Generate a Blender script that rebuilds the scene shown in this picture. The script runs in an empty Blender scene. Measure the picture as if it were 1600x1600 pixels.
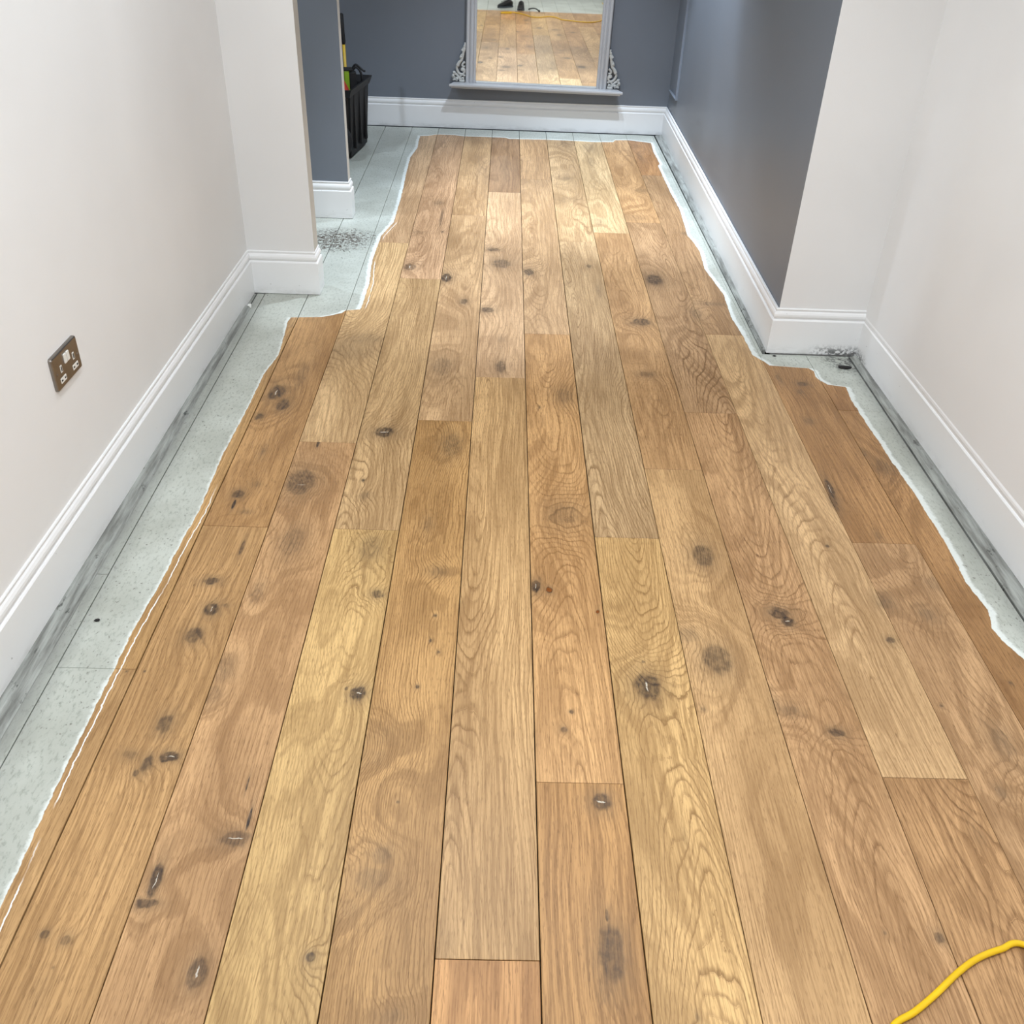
import bpy, bmesh, math, random
from mathutils import Vector, Matrix
from math import pi, sin, cos, radians
random.seed(7)
SC = bpy.context.scene
COL = SC.collection

# ------------------------------------------------------------------ camera, world, exposure
cam_data = bpy.data.cameras.new('camera')
cam_data.sensor_width = 36.0
cam_data.lens = 33.364
cam_data.clip_start = 0.02
cam = bpy.data.objects.new('camera', cam_data)
COL.objects.link(cam)
_F = Vector((0.019145, 0.82073322, -0.57099076))
_R = Vector((0.999439316, -1.98405e-05, 0.0334821254))
_U = Vector((-0.02746856, 0.57131163, 0.82027343))
cam.matrix_world = Matrix(((_R.x, _U.x, -_F.x, 0), (_R.y, _U.y, -_F.y, 0), (_R.z, _U.z, -_F.z, 1.55), (0, 0, 0, 1)))
SC.camera = cam
world = bpy.data.worlds.new('world')
SC.world = world
world.use_nodes = True
world.node_tree.nodes['Background'].inputs[0].default_value = (0.9, 0.95, 1.0, 1)
world.node_tree.nodes['Background'].inputs[1].default_value = 0.15
SC.view_settings.view_transform = 'Standard'
SC.view_settings.look = 'None'
SC.view_settings.gamma = 1
SC.view_settings.exposure = 0.12
try: SC.view_settings.use_curve_mapping = False
except Exception: pass
SC.cycles.use_denoising = True
SC.cycles.max_bounces = 8
SC.cycles.diffuse_bounces = 3
SC.cycles.use_adaptive_sampling = True
SC.cycles.adaptive_threshold = 0.03

CEIL = 2.55
# position, colour, watts, cone degrees, blend, lens radius
DOWNLIGHTS = [
    (-.35, .9, (.87, .94, 1), 95, 150, .6, .12, 'recessed white downlight over the near left of the corridor'),
    (.85, .9, (.87, .94, 1), 88, 150, .6, .12, 'recessed white downlight over the near right of the corridor'),
    (-.35, 2.6, (.87, .94, 1), 72, 150, .6, .12, 'recessed white downlight above the socket'),
    (.35, 2.5, (.87, .94, 1), 52, 150, .6, .12, 'recessed white downlight before the cream return wall'),
    (.25, -.9, (.87, .94, 1), 125, 160, .6, .12, 'recessed white downlight behind the photographer'),
    (.0, 4.35, (.80, .90, 1), 205, 60, .6, .03, 'recessed cool downlight in the middle of the grey passage'),
    (.36, 5.55, (.74, .86, 1), 130, 92, .5, .03, 'recessed cool downlight in front of the mirror'),
    (.74, 5.55, (.74, .86, 1), 300, 60, .5, .03, 'recessed cool downlight close to the grey wall'),
    (-2.0, 4.4, (.74, .86, 1), 90, 150, .5, .04, 'recessed cool downlight in the side area behind the pillar')]

# ------------------------------------------------------------------ helpers
def lin(r, g, b):
    f = lambda c: (c/255/12.92) if c/255 <= .04045 else ((c/255+.055)/1.055)**2.4
    return (f(r), f(g), f(b), 1)

def link(name, me, mats=(), parent=None):
    o = bpy.data.objects.new(name, me)
    COL.objects.link(o)
    for m in (mats if isinstance(mats, (list, tuple)) else [mats]):
        me.materials.append(m)
    if parent is not None:
        o.parent = parent
    return o

def from_bm(name, bm, mats, parent=None, smooth=False):
    me = bpy.data.meshes.new(name)
    bm.normal_update()
    bm.to_mesh(me); bm.free()
    if smooth:
        for p in me.polygons: p.use_smooth = True
    return link(name, me, mats, parent)

def empty(name, loc=(0, 0, 0), rot=(0, 0, 0)):
    o = bpy.data.objects.new(name, None)
    o.empty_display_size = .1
    COL.objects.link(o)
    o.location = loc; o.rotation_euler = rot
    return o

def tag(o, label=None, cat=None, group=None, kind=None):
    if label: o['label'] = label
    if cat: o['category'] = cat
    if group: o['group'] = group
    if kind: o['kind'] = kind
    return o

def bm_box(bm, x0, x1, y0, y1, z0, z1, bev=0, mi=0, mat=None):
    r = bmesh.ops.create_cube(bm, size=1)
    vs = r['verts']
    bmesh.ops.scale(bm, vec=(x1-x0, y1-y0, z1-z0), verts=vs)
    bmesh.ops.translate(bm, vec=((x0+x1)/2, (y0+y1)/2, (z0+z1)/2), verts=vs)
    fs = set(f for v in vs for f in v.link_faces)
    if bev > 0:
        es = list(set(e for v in vs for e in v.link_edges))
        g = bmesh.ops.bevel(bm, geom=es, offset=bev, segments=2, affect='EDGES', profile=.5)
        fs = set(g['faces']) | set(f for f in fs if f.is_valid)
        vs = list(set(v for f in fs for v in f.verts))
    for f in fs:
        if f.is_valid: f.material_index = mi
    if mat is not None:
        bmesh.ops.transform(bm, matrix=mat, verts=[v for v in vs if v.is_valid])
    return vs

def bm_prism(bm, poly, z0, z1, mis=None, cap=True):
    """vertical prism over a plan polygon (counter-clockwise); mis = material index per side"""
    b = [bm.verts.new((x, y, z0)) for x, y in poly]
    t = [bm.verts.new((x, y, z1)) for x, y in poly]
    n = len(poly)
    for i in range(n):
        j = (i+1) % n
        f = bm.faces.new((b[i], b[j], t[j], t[i]))
        if mis: f.material_index = mis[i]
    if cap:
        bm.faces.new(t); bm.faces.new(list(reversed(b)))

def bm_tube(bm, pts, rad, seg=10, caps=True, squash=1.0):
    pts = [Vector(p) for p in pts]
    n = len(pts)
    rads = rad if isinstance(rad, (list, tuple)) else [rad]*n
    rings = []
    up = None
    for i, p in enumerate(pts):
        d = (pts[min(i+1, n-1)] - pts[max(i-1, 0)]).normalized()
        if up is None:
            up = Vector((0, 0, 1)) if abs(d.z) < .9 else Vector((1, 0, 0))
        side = d.cross(up)
        if side.length < 1e-5: side = d.cross(Vector((0, 1, 0)))
        side.normalize(); up = side.cross(d).normalized()
        rings.append([bm.verts.new(p + (side*cos(a) + up*sin(a)*squash)*rads[i]) for a in [2*pi*k/seg for k in range(seg)]])
    for i in range(n-1):
        for k in range(seg):
            bm.faces.new((rings[i][k], rings[i][(k+1) % seg], rings[i+1][(k+1) % seg], rings[i+1][k]))
    if caps:
        bm.faces.new(list(reversed(rings[0]))); bm.faces.new(rings[-1])

def smooth_path(pts, n=8):
    pts = [Vector(p) for p in pts]
    out = []
    for i in range(len(pts)-1):
        p0 = pts[max(i-1, 0)]; p1 = pts[i]; p2 = pts[i+1]; p3 = pts[min(i+2, len(pts)-1)]
        for k in range(n):
            t = k/n
            out.append(.5*((2*p1)+(-p0+p2)*t+(2*p0-5*p1+4*p2-p3)*t*t+(-p0+3*p1-3*p2+p3)*t**3))
    out.append(pts[-1])
    return out

def bm_lathe(bm, prof, seg=24, axis='Z', mat=None):
    rings = []
    for r, z in prof:
        ring = []
        for k in range(seg):
            a = 2*pi*k/seg
            ring.append(bm.verts.new((r*cos(a), r*sin(a), z)))
        rings.append(ring)
    for i in range(len(rings)-1):
        for k in range(seg):
            bm.faces.new((rings[i][k], rings[i][(k+1) % seg], rings[i+1][(k+1) % seg], rings[i+1][k]))
    if prof[0][0] > 1e-4: bm.faces.new(list(reversed(rings[0])))
    if prof[-1][0] > 1e-4: bm.faces.new(rings[-1])
    if mat is not None:
        bmesh.ops.transform(bm, matrix=mat, verts=[v for r in rings for v in r])

# ------------------------------------------------------------------ node helpers
class NT:
    def __init__(s, tree): s.t = tree; s.n = tree.nodes; s.l = tree.links
    def node(s, typ, **kw):
        n = s.n.new(typ)
        for k, v in kw.items(): setattr(n, k, v)
        return n
    def put(s, sock, v):
        if isinstance(v, bpy.types.NodeSocket): s.l.new(v, sock)
        elif v is not None: sock.default_value = v
    def math(s, op, a, b=None, c=None, clamp=False):
        n = s.node('ShaderNodeMath', operation=op, use_clamp=clamp)
        s.put(n.inputs[0], a); s.put(n.inputs[1], b); s.put(n.inputs[2], c)
        return n.outputs[0]
    def vmath(s, op, a, b=None, out=0):
        n = s.node('ShaderNodeVectorMath', operation=op)
        s.put(n.inputs[0], a); s.put(n.inputs[1], b)
        return n.outputs[out]
    def xyz(s, x, y, z):
        n = s.node('ShaderNodeCombineXYZ')
        s.put(n.inputs[0], x); s.put(n.inputs[1], y); s.put(n.inputs[2], z)
        return n.outputs[0]
    def sep(s, v):
        n = s.node('ShaderNodeSeparateXYZ'); s.put(n.inputs[0], v)
        return n.outputs
    def noise(s, v, scale=5, detail=2, rough=.5, dist=0, out=0):
        n = s.node('ShaderNodeTexNoise'); s.put(n.inputs['Vector'], v)
        n.inputs['Scale'].default_value = scale; n.inputs['Detail'].default_value = detail
        n.inputs['Roughness'].default_value = rough; n.inputs['Distortion'].default_value = dist
        return n.outputs[out]
    def step(s, v, lo, hi, a=0.0, b=1.0):
        n = s.node('ShaderNodeMapRange', interpolation_type='SMOOTHSTEP')
        s.put(n.inputs[0], v); s.put(n.inputs[1], lo); s.put(n.inputs[2], hi); s.put(n.inputs[3], a); s.put(n.inputs[4], b)
        return n.outputs[0]
    def lerp(s, v, lo, hi, a=0.0, b=1.0):
        n = s.node('ShaderNodeMapRange')
        s.put(n.inputs[0], v); s.put(n.inputs[1], lo); s.put(n.inputs[2], hi); s.put(n.inputs[3], a); s.put(n.inputs[4], b)
        return n.outputs[0]
    def mix(s, f, a, b, mode='MIX'):
        n = s.node('ShaderNodeMix', data_type='RGBA', blend_type=mode)
        s.put(n.inputs[0], f); s.put(n.inputs[6], a); s.put(n.inputs[7], b)
        return n.outputs[2]
    def curve(s, v, pts):
        n = s.node('ShaderNodeFloatCurve'); c = n.mapping.curves[0]
        n.mapping.use_clip = True
        c.points[0].location = pts[0]; c.points[1].location = pts[-1]
        for p in pts[1:-1]: c.points.new(*p)
        for p in c.points: p.handle_type = 'VECTOR'
        n.mapping.update(); s.put(n.inputs[1], v)
        return n.outputs[0]

def new_mat(name):
    m = bpy.data.materials.new(name); m.use_nodes = True
    nt = NT(m.node_tree); b = nt.n['Principled BSDF']
    return m, nt, b

def obj_co(nt):
    return nt.node('ShaderNodeTexCoord').outputs['Object']

def simple(name, col, rough=.5, metal=0, var=.04, scale=8, bump=0, spec=.5, emit=None):
    m, nt, b = new_mat(name)
    co = obj_co(nt)
    n = nt.noise(co, scale, 3, .6)
    c2 = tuple(max(0, c*(1-var*2)) for c in col[:3])+(1,)
    c1 = tuple(min(1, c*(1+var)) for c in col[:3])+(1,)
    b.inputs['Base Color'].default_value = col
    nt.l.new(nt.mix(n, c2, c1), b.inputs['Base Color'])
    b.inputs['Roughness'].default_value = rough
    b.inputs['Metallic'].default_value = metal
    b.inputs['Specular IOR Level'].default_value = spec
    if bump:
        bn = nt.node('ShaderNodeBump'); bn.inputs['Strength'].default_value = bump; bn.inputs['Distance'].default_value = .002
        nt.l.new(nt.noise(co, scale*20, 3, .6), bn.inputs['Height']); nt.l.new(bn.outputs[0], b.inputs['Normal'])
    if emit:
        b.inputs['Emission Color'].default_value = emit[0]; b.inputs['Emission Strength'].default_value = emit[1]
    return m

# ------------------------------------------------------------------ floor materials
XL0, XL1 = -1.0, -.4
XR0, XR1 = .8, 1.4
LEDGE = [(-2.2, -.846), (.968, -.846), (1.271, -.851), (1.548, -.850), (1.687, -.850), (1.868, -.839), (2.035, -.836), (2.186, -.828), (2.51, -.837), (2.794, -.829), (3.039, -.829), (3.197, -.808), (3.502, -.832), (3.547, -.828), (3.556, -.700), (3.60, -.634), (3.633, -.624), (3.64, -.567), (3.719, -.563), (3.822, -.565), (3.924, -.564), (4.138, -.582), (4.295, -.586), (4.545, -.582), (4.753, -.544), (5.07, -.546), (5.326, -.55), (5.59, -.56), (5.979, -.568), (6.21, -.544), (6.419, -.549), (6.6, -.552), (7, -.55)]
REDGE = [(-2.2, 1.30), (1.0, 1.29), (1.668, 1.282), (1.697, 1.271), (1.73, 1.258), (1.777, 1.25), (1.843, 1.27), (1.907, 1.262), (1.967, 1.256), (2.056, 1.265), (2.169, 1.268), (2.381, 1.269), (2.533, 1.262), (2.583, 1.258), (2.67, 1.259), (2.788, 1.254), (2.978, 1.251), (3.078, 1.262), (3.088, 1.203), (3.122, 1.181), (3.147, 1.171), (3.20, 1.177), (3.225, 1.16), (3.234, 1.02), (3.27, 1.005), (3.322, .973), (3.497, .971), (3.686, .959), (3.922, .973), (4.235, .941), (4.458, .957), (4.63, .944), (4.696, .932), (4.887, .944), (5.146, .955), (5.426, .948), (5.72, .947), (5.98, .947), (6.03, .964), (6.318, .96), (6.6, .974), (7, .974)]
BEDGE = [(-.6, 6.50), (-.491, 6.529), (-.447, 6.569), (-.333, 6.568), (-.26, 6.545), (.006, 6.548), (.031, 6.518), (.276, 6.535), (.465, 6.528), (.60, 6.513), (.719, 6.53), (.737, 6.583), (.827, 6.596), (1.0, 6.531)]

def interp(tab, y):
    if y <= tab[0][0]: return tab[0][1]
    for (a, va), (b, vb) in zip(tab, tab[1:]):
        if a <= y <= b: return va + (vb-va)*(y-a)/(b-a) if b > a else vb
    return tab[-1][1]

def norm_tab(tab, y0, y1, v0, v1):
    pts = [(y0, interp(tab, y0))] + [p for p in tab if y0 < p[0] < y1] + [(y1, interp(tab, y1))]
    return [((y-y0)/(y1-y0), (v-v0)/(v1-v0)) for y, v in pts]

def build_paint_group():
    g = bpy.data.node_groups.new('worn_grey_floor_paint', 'ShaderNodeTree')
    g.interface.new_socket('Wood', in_out='INPUT', socket_type='NodeSocketColor')
    g.interface.new_socket('Color', in_out='OUTPUT', socket_type='NodeSocketColor')
    g.interface.new_socket('Paint', in_out='OUTPUT', socket_type='NodeSocketFloat')
    nt = NT(g)
    gi = nt.node('NodeGroupInput'); go = nt.node('NodeGroupOutput')
    co = obj_co(nt)
    x, y, z = nt.sep(co)
    def edge(tab, v0, v1):
        n1 = nt.curve(nt.lerp(y, 0, 3.7), norm_tab(tab, 0, 3.7, v0, v1))
        n2 = nt.curve(nt.lerp(y, 3.7, 7.0), norm_tab(tab, 3.7, 7.0, v0, v1))
        far = nt.math('GREATER_THAN', y, 3.7)
        v = nt.math('ADD', nt.math('MULTIPLY', n1, nt.math('SUBTRACT', 1.0, far)), nt.math('MULTIPLY', n2, far))
        return nt.math('MULTIPLY_ADD', v, v1-v0, v0)
    L = edge(LEDGE, XL0, XL1); R = edge(REDGE, XR0, XR1)
    B = nt.math('MULTIPLY_ADD', nt.curve(nt.lerp(x, -.6, 1.0), norm_tab(BEDGE, -.6, 1.0, 6.4, 6.7)), .3, 6.4)
    dl = nt.math('SUBTRACT', x, L); dr = nt.math('SUBTRACT', R, x); db = nt.math('SUBTRACT', B, y); dn = nt.math('ADD', y, -.02)
    s = nt.math('MINIMUM', nt.math('MINIMUM', dl, dr), nt.math('MINIMUM', db, dn))
    wob = nt.noise(co, 28, 3, .65)
    s = nt.math('MULTIPLY_ADD', nt.math('SUBTRACT', wob, .5), .011, s)
    paint = nt.step(s, .001, -.001)
    halo_w = nt.math('MULTIPLY_ADD', nt.noise(co, 26, 4, .75), .026, nt.math('MULTIPLY_ADD', nt.math('MAXIMUM', nt.step(x, .6, 1.0), nt.step(y, 3.3, 3.7)), .012, -.009))
    halo = nt.step(nt.math('ADD', s, halo_w), -.006, .004)
    # colour of the paint: pale grey-green, dirt, speckles, grey smears
    big = nt.noise(co, 3.2, 4, .6)
    colp = nt.mix(nt.step(big, .35, .7), PAINT_A, PAINT_B)
    fine = nt.noise(nt.vmath('MULTIPLY', co, (60.0, 24.0, 1.0)), 2.0, 3, .7)
    colp = nt.mix(nt.math('MULTIPLY', nt.step(fine, .48, .74), .7), colp, PAINT_D)
    sp = nt.noise(nt.vmath('MULTIPLY', co, (110.0, 80.0, 1.0)), 1.0, 1, .5)
    spm = nt.math('MULTIPLY', nt.step(sp, .66, .73), nt.step(nt.noise(co, 2.3, 2), .34, .60))
    colp = nt.mix(nt.math('MULTIPLY', spm, .75), colp, lin(95, 92, 84))
    # grime gathered against the baseboards
    smear = nt.noise(nt.vmath('MULTIPLY', co, (22.0, 2.2, 1.0)), 1.0, 4, .65)
    gl = nt.step(nt.math('MULTIPLY_ADD', smear, .12, x), -.86, -.96)
    gl = nt.math('MULTIPLY', gl, nt.step(y, 3.9, 3.6))
    gr = nt.math('MULTIPLY', nt.step(nt.math('MULTIPLY_ADD', smear, -.1, x), 1.235, 1.31), nt.step(y, 3.34, 3.3))
    gr2 = nt.math('MULTIPLY', nt.step(nt.math('MULTIPLY_ADD', smear, -.05, x), .965, 1.01), nt.step(y, 3.3, 3.4))
    gm = nt.math('MAXIMUM', nt.math('MAXIMUM', gl, gr), gr2)
    gm = nt.math('MULTIPLY', gm, nt.step(smear, .28, .66, .25, .85))
    colp = nt.mix(gm, colp, lin(118, 119, 114))
    # brown dusty patch in the doorway opening
    dx = nt.math('MULTIPLY', nt.math('ADD', x, .79), 4.6); dy = nt.math('MULTIPLY', nt.math('ADD', y, -4.47), 5.0)
    dd = nt.math('ADD', nt.math('MULTIPLY', dx, dx), nt.math('MULTIPLY', dy, dy))
    dn2 = nt.noise(nt.vmath('MULTIPLY', co, (60.0, 40.0, 1.0)), 1.2, 4, .75)
    dm = nt.math('MULTIPLY', nt.step(dd, 1.1, .2), nt.step(dn2, .42, .62))
    colp = nt.mix(nt.math('MULTIPLY', dm, .8), colp, lin(70, 62, 56))
    # dark mould in the right-hand corner
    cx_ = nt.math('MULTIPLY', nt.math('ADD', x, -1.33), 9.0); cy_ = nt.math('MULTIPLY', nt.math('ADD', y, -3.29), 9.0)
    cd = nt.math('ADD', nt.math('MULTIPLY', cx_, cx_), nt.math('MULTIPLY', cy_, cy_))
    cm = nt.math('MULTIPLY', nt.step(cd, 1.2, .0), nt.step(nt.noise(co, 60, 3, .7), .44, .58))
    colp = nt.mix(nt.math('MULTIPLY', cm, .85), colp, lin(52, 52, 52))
    colp = nt.mix(nt.math('MULTIPLY', halo, .65), colp, lin(236, 240, 236))
    # wood just inside the edge carries thin leftovers of white filler
    wcol = gi.outputs[0]
    d1 = nt.math('ABSOLUTE', nt.math('SUBTRACT', s, nt.math('MULTIPLY_ADD', nt.noise(nt.vmath('MULTIPLY', co, (1.0, .7, 1.0)), 1.5, 1), .02, .006)))
    ln = nt.math('MULTIPLY', nt.step(d1, .0020, .0009), nt.step(nt.noise(nt.vmath('MULTIPLY', co, (.3, 1.0, 1.0)), 4.0, 2), .38, .48))
    ln = nt.math('MULTIPLY', ln, nt.step(x, -.4, -.5))
    ln = nt.math('MULTIPLY', ln, nt.math('MAXIMUM', nt.step(y, 2.35, 2.2), nt.math('MULTIPLY', nt.step(y, 3.6, 3.7), nt.step(y, 5.1, 4.9))))
    wcol = nt.mix(nt.math('MULTIPLY', ln, .9), wcol, lin(244, 242, 236))
    res = nt.mix(paint, wcol, colp)
    nt.l.new(res, go.inputs[0]); nt.l.new(paint, go.inputs[1])
    return g

def build_knot_group():
    g = bpy.data.node_groups.new('oak_knot', 'ShaderNodeTree')
    for n, t in (('P', 'NodeSocketVector'), ('Center', 'NodeSocketVector'), ('Inverse', 'NodeSocketVector'), ('Radius', 'NodeSocketFloat'), ('Strength', 'NodeSocketFloat'), ('Hardness', 'NodeSocketFloat'), ('Warp', 'NodeSocketFloat'), ('Halo', 'NodeSocketFloat'), ('Core', 'NodeSocketFloat')):
        g.interface.new_socket(n, in_out='INPUT', socket_type=t)
    for n in ('Warp', 'Halo', 'Core'):
        g.interface.new_socket(n, in_out='OUTPUT', socket_type='NodeSocketFloat')
    nt = NT(g); gi = nt.node('NodeGroupInput'); go = nt.node('NodeGroupOutput')
    i = gi.outputs
    v = nt.vmath('MULTIPLY', nt.vmath('SUBTRACT', i['P'], i['Center']), i['Inverse'])
    d = nt.vmath('LENGTH', v, out=1)
    d2 = nt.math('MULTIPLY', d, d)
    w = nt.math('MULTIPLY', nt.math('EXPONENT', nt.math('MULTIPLY', d2, -.16)), nt.math('MULTIPLY', i['Radius'], 1.6))
    h = nt.math('MULTIPLY', nt.math('EXPONENT', nt.math('MULTIPLY', d2, -.55)), i['Strength'])
    c = nt.math('MULTIPLY', nt.math('MULTIPLY', nt.step(d, .95, .60), i['Hardness']), i['Strength'])
    nt.l.new(nt.math('ADD', i['Warp'], w), go.inputs[0])
    nt.l.new(nt.math('MAXIMUM', i['Halo'], h), go.inputs[1])
    nt.l.new(nt.math('MAXIMUM', i['Core'], c), go.inputs[2])
    return g

def build_oak_group():
    g = bpy.data.node_groups.new('oak_board', 'ShaderNodeTree')
    for n, t in (('Seed', 'NodeSocketVector'), ('P', 'NodeSocketVector'), ('Warp', 'NodeSocketFloat'), ('Halo', 'NodeSocketFloat'), ('Core', 'NodeSocketFloat'), ('Base', 'NodeSocketColor'), ('Pith', 'NodeSocketFloat'), ('Slope', 'NodeSocketFloat'), ('Freq', 'NodeSocketFloat'), ('Contrast', 'NodeSocketFloat'), ('Depth', 'NodeSocketFloat')):
        g.interface.new_socket(n, in_out='INPUT', socket_type=t)
    g.interface.new_socket('Color', in_out='OUTPUT', socket_type='NodeSocketColor')
    g.interface.new_socket('Height', in_out='OUTPUT', socket_type='NodeSocketFloat')
    nt = NT(g); gi = nt.node('NodeGroupInput'); go = nt.node('NodeGroupOutput'); i = gi.outputs
    P = nt.vmath('ADD', i['P'], i['Seed'])
    x, y, z = nt.sep(i['P']); ys = nt.sep(P)[1]
    lo3 = nt.sep(nt.noise(nt.vmath('MULTIPLY', P, (5.0, 1.15, 1.0)), 1.0, 2, .5, out=1))
    lowf, lowg = lo3[0], lo3[1]
    wig = nt.noise(nt.vmath('MULTIPLY', P, (46.0, 13.0, 1.0)), 1.0, 3, .6)
    u = nt.math('ADD', nt.math('SUBTRACT', x, i['Pith']), nt.math('MULTIPLY', nt.math('SUBTRACT', lowf, .5), .11))
    tri = nt.math('SUBTRACT', nt.math('PINGPONG', nt.math('ADD', ys, 50.0), 1.1), .55)
    v = nt.math('ADD', i['Depth'], nt.math('MULTIPLY', tri, i['Slope']))
    v = nt.math('ADD', v, nt.math('MULTIPLY', nt.math('SUBTRACT', lowg, .5), .10))
    r = nt.math('SQRT', nt.math('ADD', nt.math('MULTIPLY', u, u), nt.math('MULTIPLY', v, v)))
    r = nt.math('ADD', r, i['Warp'])
    r = nt.math('ADD', r, nt.math('MULTIPLY', nt.math('SUBTRACT', wig, .5), .0060))
    ph = nt.math('MULTIPLY', r, i['Freq'])
    f = nt.math('FRACT', ph)
    ringid = nt.math('FLOOR', ph)
    dark = nt.math('MULTIPLY', nt.step(f, .04, .42, 1.0, 0.0), nt.step(f, .0, .05))
    dark = nt.math('MAXIMUM', dark, nt.step(f, .93, 1.0, 0.0, .8))
    mid = nt.sep(nt.noise(nt.vmath('MULTIPLY', P, (8.0, 1.4, 1.0)), 1.0, 3, .55, out=1))
    tone = mid[0]
    dark = nt.math('MULTIPLY', dark, nt.math('MULTIPLY_ADD', nt.math('SINE', nt.math('MULTIPLY', ringid, 2.4)), .28, .72))
    dark = nt.math('MULTIPLY', dark, nt.step(mid[1], .36, .60, .30, 1.0))
    fib = nt.noise(nt.vmath('MULTIPLY', P, (300.0, 8.0, 1.0)), 1.0, 3, .65)
    fib2 = nt.noise(nt.vmath('MULTIPLY', nt.vmath('ADD', P, nt.xyz(nt.math('MULTIPLY', r, 1.2), 0.0, 0.0)), (75.0, 2.4, 1.0)), 1.0, 3, .6)
    pore = nt.step(nt.noise(nt.vmath('MULTIPLY', P, (480.0, 46.0, 1.0)), 1.0, 1, .5), .57, .67)
    pore = nt.math('MULTIPLY', pore, nt.math('MULTIPLY_ADD', dark, .6, .4))
    a = nt.math('MULTIPLY', dark, i['Contrast'])
    base = i['Base']
    darkc = nt.mix(1.0, base, (.43, .36, .28, 1), 'MULTIPLY')
    deepc = nt.mix(1.0, base, (.36, .30, .24, 1), 'MULTIPLY')
    lightc = nt.mix(1.0, base, (1.17, 1.17, 1.16, 1), 'MULTIPLY')
    col = nt.mix(nt.step(tone, .34, .66), nt.mix(1.0, base, (.84, .81, .77, 1), 'MULTIPLY'), lightc)
    col = nt.mix(nt.math('MULTIPLY', nt.step(fib2, .43, .62), .48), col, darkc)
    col = nt.mix(nt.math('MULTIPLY', a, .85), col, darkc)
    col = nt.mix(nt.math('MULTIPLY', nt.step(fib, .46, .64), .50), col, darkc)
    col = nt.mix(nt.math('MULTIPLY', nt.step(fib, .42, .26), .30), col, lightc)
    col = nt.mix(nt.math('MULTIPLY', pore, .9), col, deepc)
    kn = nt.noise(nt.vmath('MULTIPLY', P, (95.0, 55.0, 1.0)), 1.0, 2, .6)
    kh = nt.math('MULTIPLY', i['Halo'], nt.math('MULTIPLY_ADD', dark, .30, nt.step(kn, .25, .70, .55, .78)))
    col = nt.mix(nt.math('MINIMUM', nt.math('MULTIPLY', kh, .95), 1.0), col, lin(108, 86, 62))
    kc = nt.math('MULTIPLY', i['Core'], nt.math('MULTIPLY_ADD', dark, .35, nt.step(kn, .30, .68, .48, .92)))
    kc = nt.math('MINIMUM', kc, 1.0)
    col = nt.mix(nt.math('MULTIPLY', kc, .94), col, lin(46, 35, 30))
    nt.l.new(col, go.inputs[0])
    nt.l.new(nt.math('SUBTRACT', nt.math('MULTIPLY', dark, .35), nt.math('MULTIPLY', kc, 1.6)), go.inputs[1])
    return g

PAINT_A, PAINT_B, PAINT_D = lin(172, 174, 164), lin(192, 195, 186), lin(135, 138, 128)
G_PAINT = build_paint_group(); G_KNOT = build_knot_group(); G_OAK = build_oak_group()

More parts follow.
